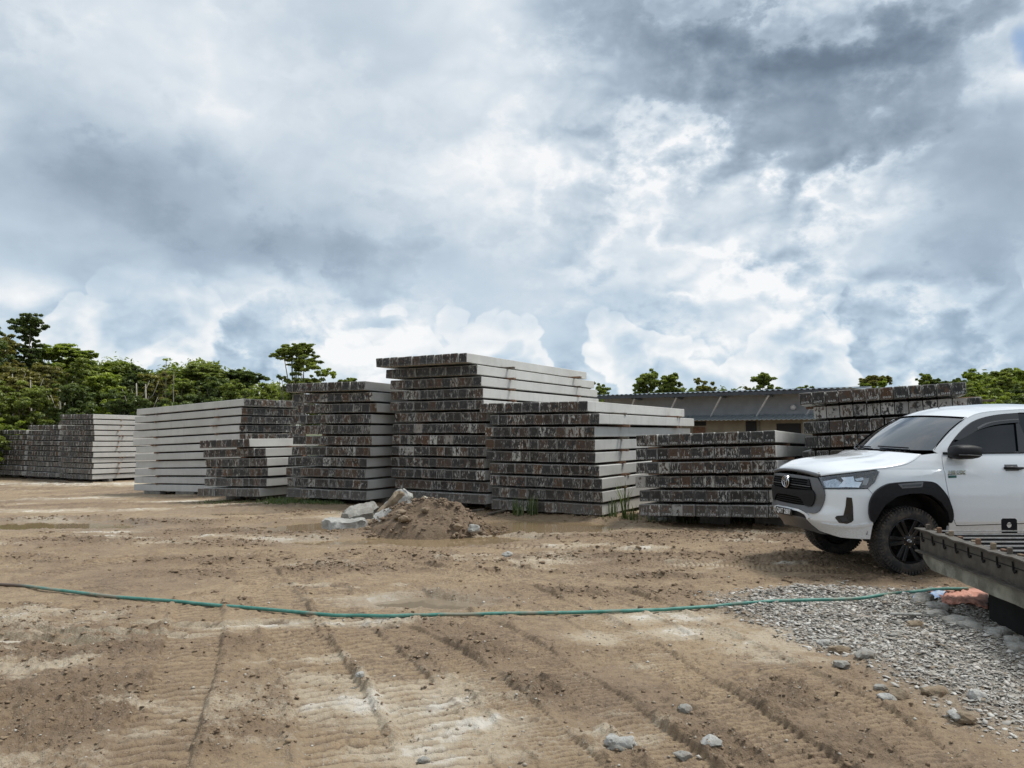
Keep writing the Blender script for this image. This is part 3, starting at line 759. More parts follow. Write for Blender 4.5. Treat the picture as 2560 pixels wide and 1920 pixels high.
def cp(xc, yc):
    """reads a point of the near flank off the reference crop: returns (s, z) on the body skin"""
    px, py = 1900 + xc / 2.962, 900 + yc / 2.962
    b = min(_tab, key=lambda t: (t[2] - px) ** 2 + (t[3] - py) ** 2); s, z = b[0], b[1]
    for _ in range(12):
        x0, y0 = w2px(l2w(S(s, z))); e = 1e-3
        x1, y1 = w2px(l2w(S(s + e, z))); x2, y2 = w2px(l2w(S(s, z + e)))
        a, b_, c, d = (x1 - x0) / e, (x2 - x0) / e, (y1 - y0) / e, (y2 - y0) / e
        det = a * d - b_ * c
        if abs(det) < 1e-6: break
        rx, ry = px - x0, py - y0
        s += max(-.08, min(.08, (d * rx - b_ * ry) / det)); z += max(-.08, min(.08, (-c * rx + a * ry) / det))
        s = max(0, s)
    return (s, z)
def CPS(pts): return [cp(*p) for p in pts]
def arc_pts(poly, n=6):
    return [(p.x, p.y) for p in smooth_curve([Vector(p) for p in poly], n)]
def patch(name, poly, fn, mt, parent, off=0.0, thick=.012, step=(.05, .06), side=-1, both=True, bevel=.0, smooth=True, holes=()):
    """polygon in surface coordinates -> thin curved shell on surface fn(s, z, off, side)"""
    outs = []
    for sd in ((-1, 1) if both else (side,)):
        bm = bmesh.new(); loops = [poly] + list(holes)
        tri = tessellate_polygon([[Vector((p[0], p[1], 0)) for p in L] for L in loops])
        vs = [bm.verts.new((p[0], p[1], 0)) for L in loops for p in L]
        for t in tri:
            try: bm.faces.new([vs[i] for i in t])
            except ValueError: pass
        bmesh.ops.dissolve_limit(bm, angle_limit=.01, verts=bm.verts, edges=bm.edges)
        xs = [p[0] for p in poly]; zs = [p[1] for p in poly]
        for ax, lo, hi, st in ((0, min(xs), max(xs), step[0]), (1, min(zs), max(zs), step[1])):
            k = math.floor(lo / st) + 1
            while k * st < hi - 1e-4:
                co_ = [0, 0, 0]; co_[ax] = k * st; no = [0, 0, 0]; no[ax] = 1
                bmesh.ops.bisect_plane(bm, geom=bm.verts[:] + bm.edges[:] + bm.faces[:], plane_co=co_, plane_no=no, dist=1e-5)
                k += 1
        bmesh.ops.recalc_face_normals(bm, faces=bm.faces)
        if thick:
            r = bmesh.ops.extrude_face_region(bm, geom=bm.faces[:])
            new = {v for v in r['geom'] if isinstance(v, bmesh.types.BMVert)}
        else: new = set()
        for v in bm.verts:
            o_ = off - thick if v in new else off
            v.co = fn(v.co.x, v.co.y, o_, sd)
        bmesh.ops.recalc_face_normals(bm, faces=bm.faces)
        if bevel:
            ed = [e_ for e_ in bm.edges if len(e_.link_faces) == 2 and e_.calc_face_angle(0) > .7]
            bmesh.ops.bevel(bm, geom=ed, offset=bevel, segments=2, affect='EDGES', clamp_overlap=True)
        me = bpy.data.meshes.new(name); bm.to_mesh(me); bm.free(); me.materials.append(mt)
        o = link(bpy.data.objects.new(name, me), parent)
        if smooth:
            me.polygons.foreach_set('use_smooth', [True] * len(me.polygons)); me.set_sharp_from_angle(angle=math.radians(34))
        outs.append(o)
    return outs
TR = empty('pickup_truck', l2w((0, 0, 0)), YAW)
tag(TR, 'white double cab pickup with black wheel flares, parked behind the concrete casting bed', 'pickup truck')
# --- traced outlines
arch = CPS([(838, 1196), (848, 1130), (885, 1060), (940, 1010), (1010, 978), (1100, 962), (1190, 966), (1265, 990), (1325, 1035), (1368, 1095), (1392, 1165), (1402, 1225)])
arch = arc_pts(arch, 4)
hoodline = CPS([(446, 862), (560, 848), (700, 832), (868, 812), (980, 798), (1080, 776), (1145, 744), (1195, 704)])
fen_top = arc_pts(hoodline[3:], 4)
shut = CPS([(1346, 700), (1352, 760), (1372, 870), (1398, 1000), (1422, 1130), (1438, 1190), (1452, 1222)])
shut = arc_pts(shut, 4)
zr = .565
rock_r = (shut[-1][0], shut[-1][1])
belt0 = (shut[0][0], 1.385)
ZB = 1.385
fender = [cp(868, 812)] + fen_top[1:] + [(cp(1290, 690)[0], ZB), (shut[0][0] - .004, ZB)] + [(a - .004, b) for a, b in shut] + [(shut[-1][0] + .02, .47), (arch[-1][0] + .01, .47)] + arch[::-1][:-1] + [cp(830, 1100), cp(842, 1000), cp(800, 952)]
patch('front_fender', fender, S, M['paint'], TR, 0, .012, bevel=.004)
bump_bot = [(0, .60), (.36, .60), (.385, .56), cp(372, 1230), cp(451, 1269), cp(530, 1294), cp(600, 1314), (cp(815, 1328)[0] - .0, .408)]
bumper = [(0, 1.0)] + bump_bot + [cp(838, 1200), cp(828, 1100), cp(840, 1002), cp(798, 955), cp(640, 958), cp(474, 957)]
patch('bumper', bumper, S, M['paint'], TR, .001, .015, bevel=.004)
# lower lip, body colour ledge
ledge = [cp(455, 1205), cp(560, 1222), cp(700, 1225), cp(790, 1210), cp(834, 1204), cp(834, 1222), cp(700, 1245), cp(560, 1240)]
patch('bumper_crease', ledge, S, M['paint'], TR, .014, .02, bevel=.006)
# garnish frame, grilles
gar = [(0, 1.11), (.30, 1.105), (.575, 1.092), (.62, 1.045), (.67, .965), (.683, .90), (.672, .84), (.645, .775), (.612, .712), (.575, .686), (.53, .674), (.45, .677), (.38, .69), (.27, .706), (0, .712)]
patch('grille_surround', gar, S, M['grey_trim'], TR, .022, .03, bevel=.006, step=(.025, .05))
g1 = [(0, 1.082), (.25, 1.080), (.455, 1.074), (.49, 1.02), (.525, .945), (.27, .935), (0, .930)]
patch('upper_grille', g1, S, M['shutline'], TR, .0250, .01, step=(.025, .05))
for k, zc in enumerate((1.083, 1.052, 1.024, .996, .966)):
    e_ = (.44, .44, .45, .49, .50)[k]
    patch('grille_bar', [(0, zc), (e_ * .6, zc - .002), (e_, zc - .006), (e_, zc - .014), (e_ * .6, zc - .011), (0, zc - .009)], S, M['grey_trim'] if k in (0, 3) else M['black_plastic'], TR, .032, .008, bevel=.002, step=(.025, .05))
patch('grille_corner', [(.44, 1.07), (.462, 1.068), (.492, 1.0), (.44, 1.004)], S, M['black_plastic'], TR, .034, .01, step=(.025, .05))
mid = [(0, .930), (.27, .935), (.535, .945), (.565, .90), (.562, .85), (.535, .79), (.50, .757), (.42, .752), (.40, .757), (.365, .80), (.325, .835), (.27, .85), (0, .858)]
patch('grille_centre_band', mid, S, M['black_plastic'], TR, .040, .02, bevel=.006, step=(.025, .05))
g2 = [(0, .858), (.27, .85), (.325, .835), (.365, .80), (.40, .757), (.2, .752), (0, .752)]
patch('lower_grille', g2, S, M['shutline'], TR, .0255, .01, step=(.025, .05))
for k in range(3):
    z0 = .834 - k * .026; e_ = .30 + k * .033
    patch('grille_bar', [(0, z0), (e_, z0 - .003), (e_, z0 - .009), (0, z0 - .006)], S, M['black_plastic'], TR, .030, .006, step=(.025, .05))
patch('bumper_lip', [(0, .706), (.27, .702), (.37, .685), (.44, .665), (.47, .62), (.44, .60), (.40, .645), (.33, .665), (.25, .678), (0, .682)], S, M['paint'], TR, .018, .02, bevel=.003, step=(.025, .05))
skid = [(0, .612), (.30, .612), (.385, .606), (.42, .53), (.50, .455), (.62, .43), (.5, .425), (.35, .44), (0, .455)]
patch('skid_plate', skid, S, M['grey_trim'], TR, .010, .02, bevel=.004, step=(.025, .05))
rec = [(0, .684), (.25, .680), (.33, .664), (.375, .64), (.40, .604), (.25, .610), (0, .611)]
patch('plate_recess', rec, S, M['black_plastic'], TR, .006, .01, step=(.025, .05))
fog = [cp(640, 1016), cp(680, 1020), cp(688, 1080), cp(692, 1186), cp(676, 1202), cp(645, 1213), cp(585, 1205), cp(556, 1168), cp(568, 1154), cp(618, 1150), cp(634, 1080)]
patch('fog_lamp_recess', fog, S, M['gloss_black'], TR, .006, .01, bevel=.003)
fl = [cp(590, 1166), cp(640, 1162), cp(650, 1190), cp(610, 1196)]
patch('fog_lamp', fl, S, M['dark_trim'], TR, .009, .006)
# headlight: dark housing, bright reflectors, clear lens
hl = [cp(444, 868), cp(458, 905), cp(474, 950), cp(640, 953), cp(800, 948), cp(850, 905), cp(882, 828), cp(866, 814), cp(640, 842)]
H = patch('headlight', hl, S, M['gloss_black'], TR, .0045, .012)
for h_, sd_ in zip(H, (-1, 1)):
    for nm, poly, mt, o_ in [
        ('reflector', [cp(470, 898), cp(560, 880), cp(600, 905), cp(585, 944), cp(490, 944), cp(476, 925)], M['silver'], .007),
        ('reflector', [cp(575, 944), cp(620, 892), cp(600, 870), cp(690, 862), cp(700, 900), cp(752, 904), cp(730, 944), cp(640, 940)], M['chrome'], .009),
        ('reflector', [cp(700, 880), cp(760, 868), cp(770, 890), cp(715, 896)], M['silver'], .010),
        ('turn_signal', [cp(766, 878), cp(806, 872), cp(790, 926), cp(755, 926)], M['plate_white'], .011),
        ('running_light', [cp(500, 866), cp(640, 848), cp(840, 824), cp(830, 838), cp(640, 860), cp(505, 876)], M['grey_trim'], .009)]:
        patch(nm, poly, S, mt, h_, o_, .004, side=sd_, both=False)
    patch('lens', hl, S, M['lens'], h_, .0165, .002, side=sd_, both=False)
# wheel flares
fo = CPS([(836, 1202), (812, 1180), (800, 1120), (810, 1040), (850, 972), (925, 922), (1010, 906), (1190, 896), (1275, 905), (1330, 950), (1380, 1020), (1416, 1130), (1412, 1185), (1398, 1205)])
flare = arc_pts(fo, 4) + CPS([(1388, 1190), (1372, 1120), (1325, 1050), (1255, 1000), (1180, 985), (1090, 988), (1000, 1010), (915, 1070), (870, 1140)])
FL = patch('wheel_flare', flare, S, M['black_plastic'], TR, .045, .06, bevel=.010)
for f_, sd_ in zip(FL, (-1, 1)):
    patch('flare_insert', [cp(1004, 916), cp(1192, 900), cp(1184, 940), cp(1035, 950)], S, M['grey_trim'], f_, .049, .01, side=sd_, both=False, bevel=.003)
    patch('vent_slot', [cp(1032, 926), cp(1178, 915), cp(1174, 930), cp(1044, 940)], S, M['gloss_black'], f_, .051, .006, side=sd_, both=False)
# doors, rear quarter, bed side
def T(pts): return [(sx(a), b) for a, b in pts]
X1, X2, X3, X4 = 2.50, 3.38, 3.62, 5.14
dd = [(a + .004, b) for a, b in shut]; b0 = dd[-1]
front_door = [(dd[0][0], ZB)] + dd + T([(1.62, .562), (2.42, .578), (X1 - .015, .60), (X1 - .005, .7), (X1 - .005, 1.398)])
rear_door = T([(X1 + .003, 1.398), (X1 + .003, .62), (X1 + .03, .585), (3.02, .60), (3.18, .66), (3.36, .93), (3.40, 1.05), (X2, 1.41)])
DF = patch('front_door', front_door, S, M['paint'], TR, .0, .012, bevel=.004)
DR = patch('rear_door', rear_door, S, M['paint'], TR, .0, .012, bevel=.004)
rc = 4.115
def rarch(r, n=14): return [(rc - r * math.cos(math.pi * k / n), .42 + r * math.sin(math.pi * k / n)) for k in range(n + 1)]
quarter = T([(X2 + .008, 1.41), (3.408, 1.05), (3.37, .93), (3.19, .66), (3.03, .595)] + [(3.05, .47), (3.50, .47)] + [p for p in rarch(.55)[:1]] + [(X3 - .01, .65), (X3 - .01, 1.41)])
patch('cab_quarter', quarter, S, M['paint'], TR, 0, .012)
bed = T([(X3 + .006, 1.36), (X3 + .006, .56)] + [p for p in rarch(.55) if p[1] > .5 and p[0] > X3 + .01] + [(4.72, .56), (5.1, .62), (X4, .66), (X4, 1.34)])
patch('bed_side', bed, S, M['paint'], TR, 0, .03)
FR = patch('wheel_flare', T([(rc - .62, .52)] + [(a, b) for a, b in rarch(.62)[1:-1]] + [(rc + .62, .52)] + [(a, b) for a, b in rarch(.5)[::-1]]), S, M['black_plastic'], TR, .05, .05, bevel=.01)
patch('rocker_panel', T([(1.47, .555), (1.47, .46), (3.5, .46), (3.5, .585), (3.0, .59), (2.45, .568), (1.62, .552)]), S, M['paint'], TR, -.012, .03)
# dark inner shell behind the gaps
patch('inner_shell', T([(.9, 1.0), (1.0, 1.15), (1.3, 1.36), (3.6, 1.38), (3.6, .5), (1.6, .5), (1.55, .8), (1.45, 1.0)]), S, M['shutline'], TR, -.035, .01, step=(.2, .2))
for d_, sd_, xh in ((DF[0], -1, 2.27), (DF[1], 1, 2.27), (DR[0], -1, 3.12), (DR[1], 1, 3.12)):
    mb = MB(); zh = 1.215 if xh < 3 else 1.225
    pts = [S(sx(xh - .10 + .04 * k), zh + .004 * math.sin(k), .012 + .03 * math.sin(math.pi * min(max((k - .3) / 5, 0), 1)), sd_) for k in range(7)]
    mb.tube(pts, [.014, .017, .018, .018, .018, .017, .014], 8); mb.build('door_handle', M['black_plastic'], d_, smooth=True)
    patch('handle_cup', T([(xh - .08, zh + .04), (xh + .08, zh + .04), (xh + .09, zh - .03), (xh - .08, zh - .035)]), S, M['grey_trim'], d_, .003, .004, side=sd_, both=False)
# badge on the near and far door
me_b = text_mesh('name_badge', 'HILUX', .062, M['chrome'], .004, .0012)
for sd_, d_ in ((-1, DF[0]), (1, DF[1])):
    o = link(bpy.data.objects.new('name_badge', me_b), d_); c = S(*cp(1456, 834), .007, sd_)
    o.location = c; o.rotation_euler = (math.pi / 2, 0, 0 if sd_ < 0 else math.pi); o.scale = (1.18, 1, 1)
    patch('name_badge', [cp(1392, 855), cp(1453, 854), cp(1453, 872), cp(1394, 874)], S, M['green_label'], d_, .006, .004, side=sd_, both=False)
    patch('badge_underline', [cp(1390, 846), cp(1522, 842), cp(1522, 846), cp(1390, 850)], S, M['shutline'], d_, .004, .003, side=sd_, both=False)
# --- hood (Coons patch between its four edges)
def S3(q, off=0.0): return S(q[0], q[1], off)
Lh = smooth_curve([S3(q, -.004) for q in hoodline], 6)
nU, nV = len(Lh) - 1, 32
def frontedge(v):   # v -1..1
    s_ = abs(v) * hoodline[0][0]; z_ = 1.155 + (hoodline[0][1] - 1.155) * abs(v) ** 2.2
    p = S(s_, z_, -.004); p.y = p.y if v < 0 else -p.y; return p
cN = Lh[-1]
def cowl(v): return Vector((1.06 + (cN.x - 1.06) * v * v, -cN.y * v, 1.392 + (cN.z - 1.392) * v * v))
Vh = []; Fh = []
for i in range(nU + 1):
    t = i / nU; L = Lh[i]
    for j in range(nV + 1):
        v = -1 + 2 * j / nV; u = j / nV
        A = L; B = Vector((L.x, -L.y, L.z)); C0 = frontedge(v); C1 = cowl(v)
        P = A.lerp(B, u) + C0.lerp(C1, t) - ((1 - t) * ((1 - u) * Lh[0] + u * Vector((Lh[0].x, -Lh[0].y, Lh[0].z))) + t * ((1 - u) * cN + u * Vector((cN.x, -cN.y, cN.z))))
        P.z += .105 * (1 - abs(v) ** 2.4) * (t ** .55) * ((1 - t) ** .9) * 1.75
        # raised centre panel with two creases
        cw = .62 - .12 * t
        P.z += .014 * float(ss(cw + .07, cw - .02, abs(v))) * float(ss(.12, .3, t)) * float(ss(1.0, .8, t)) - .008 * math.exp(-((abs(v) - cw + .16) / .05) ** 2) * float(ss(.2, .5, t))
        Vh.append(P)
for i in range(nU):
    for j in range(nV):
        a = i * (nV + 1) + j; Fh.append((a, a + 1, a + nV + 2, a + nV + 1))
hood = mesh_obj('hood', Vh, Fh, M['paint'], TR, True)
sol = hood.modifiers.new('solid', 'SOLIDIFY'); sol.thickness = .012; sol.offset = -1
mb = MB(); mb.tube([frontedge(-.99 + 1.98 * k / 24) + Vector((-.012, 0, .006)) for k in range(25)], [.016 + .010 * abs(-.99 + 1.98 * k / 24) for k in range(25)], 8)
mb.build('hood_guard', M['grey_trim'], TR, smooth=True)
mb = MB(); mb.tube([Lh[0] + Vector((-.02, -.004, .008)), Lh[0] + Vector((.0, .03, .022)), Lh[0] + Vector((.0, .10, .02))], [.016, .026, .012], 8); mb.build('hood_guard_cap', M['grey_trim'], TR, smooth=True)
# cowl filler
mb = MB(); n = 12
top = [cowl(-1 + 2 * k / n) + Vector((-.01, 0, -.012)) for k in range(n + 1)]
bot = [Vector((1.20 + .125 * (-1 + 2 * k / n) ** 2, (-1 + 2 * k / n) * .835, 1.372)) for k in range(n + 1)]
mb.add(top + bot, [(k, k + 1, n + 2 + k, n + 1 + k) for k in range(n)]); mb.build('cowl', M['black_plastic'], TR, smooth=True)
# --- greenhouse
GK = .34
def Gs(lx, z, off=0.0, side=-1):
    y = -(.852 - (z - ZB) * GK) - off
    return Vector((lx, y if side < 0 else -y, z))
def gp(xc, yc):
    """pixel of the crop -> (lx, z) on the near side-glass plane"""
    px, py = 1900 + xc / 2.962, 900 + yc / 2.962
    r = RY.inverted() @ ray(px, py); o_ = RY.inverted() @ (Vector((0, 0, CAMH)) - P0); o_ = Vector((o_.x + 1.0, o_.y - .90, o_.z))
    # y = -.852 + (z-ZB)*GK
    t = (-.852 - ZB * GK + o_.z * GK - o_.y) / (r.y - r.z * GK)
    p = o_ + r * t; return (p.x, p.z)
ws_b = gp(1290, 672); ws_t = gp(1530, 430)
WB = (1.325, 1.378); WT = (ws_t[0], ws_t[1])
roof_edge = [WT, gp(1600, 398), gp(1700, 380), gp(1830, 370), gp(1950, 364), (2.9, gp(1950, 364)[1] + .002), (3.25, gp(1950, 364)[1] - .012), (3.42, gp(1950, 364)[1] - .045)]
dlo = [gp(1388, 660), gp(1402, 632), gp(1430, 590), gp(1490, 520), gp(1560, 463), gp(1640, 428), gp(1760, 403), gp(1900, 391)]
zt = dlo[-1][1]
frame = [(ws_b[0] + .0, ws_b[1] - .01), WT] + arc_pts(roof_edge, 4)[1:] + [(3.60, 1.62), (3.62, 1.36), (1.46, 1.36)]
dlo_full = [gp(1388, 735), *arc_pts(dlo, 3), (2.6, zt + .005), (3.0, zt), (3.22, zt - .03), (3.40, 1.45), (3.39, 1.40), (2.4, 1.40)]
patch('cab_frame', frame, Gs, M['paint'], TR, 0, .03, step=(.2, .1), holes=[dlo_full], bevel=.005)
vis = arc_pts(dlo, 3)
gl_front = [gp(1402, 725), gp(1430, 640), *arc_pts([gp(1480, 580), gp(1560, 530), gp(1640, 500), gp(1760, 480), gp(1884, 468)], 3), gp(1915, 690)]
# window glass fills the whole opening behind the seals
patch('side_window', [(1.44, 1.375)] + [(a, b) for a, b in dlo_full[1:-2]] + [(3.39, 1.375)], Gs, M['window'], TR, -.022, .004, step=(.3, .2))
# wind deflectors and pillar covers
visor = arc_pts(dlo[2:], 3) + arc_pts([gp(1915, 462), gp(1800, 470), gp(1700, 488), gp(1600, 522), gp(1540, 556), gp(1470, 592)], 3)
patch('wind_deflector', visor, Gs, M['gloss_black'], TR, .018, .006, step=(.2, .1))
patch('deflector_rib', arc_pts([gp(1600, 500), gp(1660, 468), gp(1740, 450), gp(1830, 440), gp(1905, 436)], 3) + arc_pts([gp(1905, 444), gp(1830, 448), gp(1740, 458), gp(1670, 476), gp(1604, 512)], 3), Gs, M['grey_trim'], TR, .021, .003, step=(.2, .1))
patch('b_pillar', [gp(1888, 400), gp(1916, 688), (2.60, 1.40), (2.52, zt + .004)], Gs, M['gloss_black'], TR, .0, .01, step=(.2, .1))
patch('belt_seal', [(1.47, 1.40), gp(1955, 681), (3.39, 1.415), (3.40, 1.395), (2.4, 1.383), (1.46, 1.372)], Gs, M['black_plastic'], TR, .01, .01, step=(.2, .1))
patch('window_seal', arc_pts(dlo, 3) + [(a + .012, b - .014) for a, b in arc_pts(dlo, 3)[::-1]], Gs, M['black_plastic'], TR, .004, .01, step=(.2, .1))
# windscreen and roof
yb = -Gs(*ws_b).y - .006; yt = -Gs(*WT).y - .006
nV = 24; nT = 10; Vw = []; Fw = []
def wtop(v): return Vector((WT[0] - .17 * (1 - v * v), v * yt, WT[1] + .035 * (1 - v * v)))
def wbot(v): return Vector((ws_b[0] - .22 * (1 - v * v), v * yb, ws_b[1] + .004))
for i in range(nT + 1):
    t = i / nT
    for j in range(nV + 1):
        v = -1 + 2 * j / nV; p = wbot(v).lerp(wtop(v), t); p.z += .03 * math.sin(math.pi * t) * .9; p.x -= .012 * math.sin(math.pi * t)
        Vw.append(p)
for i in range(nT):
    for j in range(nV): a = i * (nV + 1) + j; Fw.append((a, a + 1, a + nV + 2, a + nV + 1))
mesh_obj('windscreen', Vw, Fw, M['windscreen'], TR, True)
# black edge of the screen, and A pillars closing to the side frame
for sd_ in (-1, 1):
    V_ = []; F_ = []
    for i in range(nT + 1):
        t = i / nT; j = 0 if sd_ < 0 else nV; p = Vw[i * (nV + 1) + j]
        g_ = Gs(ws_b[0] + (WT[0] - ws_b[0]) * t, ws_b[1] - .01 + (WT[1] - ws_b[1] + .01) * t, .0, sd_)
        V_ += [p + Vector((.0, -sd_ * .0, .0)), (p + g_) / 2 + Vector((-.02, sd_ * .004, .012)), g_]
    for i in range(nT):
        for k in range(2): a = i * 3 + k; F_.append((a, a + 1, a + 4, a + 3))
    mesh_obj('windscreen_pillar', V_, F_, M['paint'], TR, True)
mb = MB(); mb.tube([Vw[k * (nV + 1)] + Vector((-.004, 0, .006)) for k in range(nT + 1)] + [Vw[nT * (nV + 1) + k] + Vector((-.004, 0, .004)) for k in range(1, nV + 1)] + [Vw[(nT - k) * (nV + 1) + nV] + Vector((-.004, 0, .006)) for k in range(1, nT + 1)], .008, 6)
mb.build('windscreen_seal', M['shutline'], TR, smooth=True)
re_ = arc_pts(roof_edge, 4); Vr = []; Fr = []; nR = len(re_)
for i, (lx, z) in enumerate(re_):
    for j in range(nV + 1):
        v = -1 + 2 * j / nV; t = i / (nR - 1)
        yy = -Gs(lx, z).y + .002
        crown = .035 + .05 * float(ss(0, .35, t))
        fx_ = -.17 * (1 - v * v) * float(ss(.5, 0, t))
        Vr.append(Vector((lx + fx_, v * yy, z + crown * (1 - abs(v) ** 2.2))))
for i in range(nR - 1):
    for j in range(nV): a = i * (nV + 1) + j; Fr.append((a, a + 1, a + nV + 2, a + nV + 1))
# drop to the cab's back wall
b_ = len(Vr)
for j in range(nV + 1): v = -1 + 2 * j / nV; Vr.append(Vector((3.60, v * .80, 1.62)))
for j in range(nV + 1): v = -1 + 2 * j / nV; Vr.append(Vector((3.62, v * .86, 1.34)))
for j in range(nV): a = (nR - 1) * (nV + 1) + j; Fr.append((a, a + 1, b_ + j + 1, b_ + j)); Fr.append((b_ + j, b_ + j + 1, b_ + nV + 2 + j, b_ + nV + 1 + j))
rf = mesh_obj('roof', Vr, Fr, M['paint'], TR, True); rf.data.set_sharp_from_angle(angle=math.radians(40))
patch('rear_window', [(-.6, 1.45), (.6, 1.45), (.52, 1.70), (-.52, 1.70)], lambda a, b, o_, sd: Vector((3.62 - (b - 1.36) * .08 + .03 + o_, a, b)), M['window'], TR, both=False)
# antenna and wipers
ab = Vector((1.86, -.02, WT[1] + .043)); a_loc = None
mb = MB(); mb.box(ab + Vector((.08, 0, .012)), (.13, .035, .03), taper=.5); mb.tube([ab + Vector((.09, 0, .02)), ab + Vector((.215, -.0, .17))], [.006, .004], 6); mb.build('antenna', M['black_plastic'], TR)
for y0 in (-.55, .1):
    mb = MB(); p = [wbot((y0 + .1 * k) / yb * 1.0).lerp(wtop((y0 + .1 * k) / yb), .03 + .006 * k) + Vector((-.02, 0, .012)) for k in range(6)]
    mb.tube(p, .009, 6); mb.build('wiper', M['black_plastic'], TR, smooth=True)
# mirrors
for sd_ in (-1, 1):
    mb = MB(); prof = [(.00, .62), (.03, .85), (.09, 1.0), (.16, .98), (.22, .80), (.25, .45)]
    cx, cy, cz = 1.475, sd_ * .99, 1.405; n = 18; V_ = []; F_ = []
    prof = [(0.0, .45, .02), (.02, .78, .01), (.08, 1.0, .0), (.17, 1.02, .0), (.25, .95, -.004), (.315, .80, -.006), (.335, .55, -.006)]
    for dx, k, dz in prof:
        for q in range(n):
            a = 2 * math.pi * q / n; ca, sa = math.cos(a), math.sin(a)
            e_ = .72
            yy = math.copysign(abs(ca) ** e_, ca) * .115 * k; zz = math.copysign(abs(sa) ** e_, sa) * .082 * k
            V_.append(Vector((cx + dx + .02 * sa, cy + yy + sd_ * (.0), cz + zz + dz)))
    for i in range(len(prof) - 1):
        for q in range(n): q2 = (q + 1) % n; F_.append((i * n + q, i * n + q2, (i + 1) * n + q2, (i + 1) * n + q))
    F_.append(tuple(range(n))[::-1]); F_.append(tuple((len(prof) - 1) * n + q for q in range(n)))
    o = mesh_obj('side_mirror', V_, F_, M['black_plastic'], TR, True); o.data.set_sharp_from_angle(angle=math.radians(50))
    mb = MB(); mb.tube([(cx + .06, sd_ * .86, 1.36), (cx + .12, sd_ * .95, 1.345), (cx + .16, sd_ * .99, 1.35)], [.03, .028, .03], 8); mb.build('mirror_arm', M['black_plastic'], o, smooth=True)
    mb = MB(); mb.tube([(cx + .02, cy + sd_ * .105, cz - .03), (cx + .16, cy + sd_ * .118, cz - .035), (cx + .30, cy + sd_ * .10, cz - .04)], .006, 6); mb.build('mirror_trim', M['grey_trim'], o, smooth=True)
# number plate with its characters, emblem
fx = S(0, .64, .03).x
mb = MB(); mb.box((fx - .004, .0, .655), (.012, .43, .088)); pl = mb.build('number_plate', M['plate_black'], TR, bevel=.003)
pl.location = (0, .04, -.008)
o = link(bpy.data.objects.new('plate_characters', text_mesh('plate_characters', 'QAT 2887', .078, M['plate_white'], .001, .001)), pl)
o.location = (fx - .0118, 0, .655); o.rotation_euler = (math.pi / 2, 0, -math.pi / 2); o.scale = (1.12, 1.08, 1)
def ring(mb, c, rx, rz, w, n=36, tilt=0):
    for k in range(n):
        pass
    vs = []; fs = []
    for k in range(n):
        a = 2 * math.pi * k / n
        for dr, dh in ((-w, 0), (0, -w * .8), (w, 0), (0, w * .4)):
            vs.append(Vector((c[0] + dh, c[1] + (rx + dr) * math.cos(a), c[2] + (rz + dr) * math.sin(a))))
    for k in range(n):
        k2 = (k + 1) % n
        for i in range(4): j = (i + 1) % 4; fs.append((k * 4 + i, k * 4 + j, k2 * 4 + j, k2 * 4 + i))
    mb.add(vs, fs)
ex = S(0, 1.02, .05).x - .004
mb = MB(); ring(mb, (ex, 0, 1.017), .092, .066 * 1.05, .0085); ring(mb, (ex, 0, 1.017), .03, .06, .006); ring(mb, (ex, 0, 1.040), .066, .022, .006)
mb.build('front_emblem', M['chrome'], TR, smooth=True)
mb = MB(); mb.lathe([(0, 0), (.085, 0), (.085, .02)], (ex + .002, 0, 1.017), (1, 0, 0), 24); mb.build('emblem_base', M['gloss_black'], TR)
# underbody, bed, tailgate, rear bumper
mb = MB(); mb.box((2.95, 0, .47), (4.1, 1.2, .14)); mb.box((.62, 0, .56), (.6, 1.05, .2)); mb.bar((.85,-.6,.50),(.40,-.5,.47),.25,.03); mb.bar((.85,.6,.50),(.40,.5,.47),.25,.03); mb.box((1.0, 0, .95), (.95, 1.0, .45)); mb.bar((.95, -.75, .40), (.95, .75, .40), .09, .09); mb.bar((.72, -.45, .36), (1.5, -.42, .44), .1, .07); mb.bar((.72, .45, .36), (1.5, .42, .44), .1, .07); mb.bar((4.115, -.75, .40), (4.115, .75, .40), .12, .14)
mb.build('chassis', M['underbody'], TR)
for lx in (1.0, rc):
    for sd_ in (-1, 1):
        mb = MB(); n = 20; vs = []; fs = []
        for k in range(n + 1):
            a = math.pi * (.0 + 1.0 * k / n)
            for yy in (.865, .45): vs.append((lx + .015 - .515 * math.cos(a), sd_ * yy, .46 + .485 * math.sin(a)))
        for k in range(n): fs.append((2 * k, 2 * k + 1, 2 * k + 3, 2 * k + 2))
        mb.add(vs, fs); vs2 = [vs[2 * k + 1] for k in range(n + 1)]; mb.add(vs2, [tuple(range(n + 1))])
        mb.build('wheel_well', M['underbody'], TR, smooth=True)
mb = MB(); mb.box((4.38, 0, .80), (1.5, 1.5, .04)); mb.box((3.65, 0, 1.07), (.04, 1.7, .56)); mb.build('bed_floor', M['black_plastic'], TR)
mb = MB(); mb.box((5.14, 0, 1.02), (.05, 1.68, .64)); mb.build('tailgate', M['paint'], TR, bevel=.01)
mb = MB(); mb.box((5.22, 0, .56), (.22, 1.7, .18)); mb.build('rear_bumper', M['black_plastic'], TR, bevel=.02)
# seats and dash dimly seen through the glass
mb = MB(); mb.box((1.62, 0, 1.26), (.35, 1.45, .16)); mb.build('dashboard', M['black_plastic'], TR, bevel=.03)
for sd_ in (-.38, .38):
    mb = MB(); mb.box((2.45, sd_, 1.25), (.14, .48, .62), taper=.85); mb.box((2.47, sd_, 1.62), (.09, .26, .16)); mb.build('seat', M['black_plastic'], TR, bevel=.03)
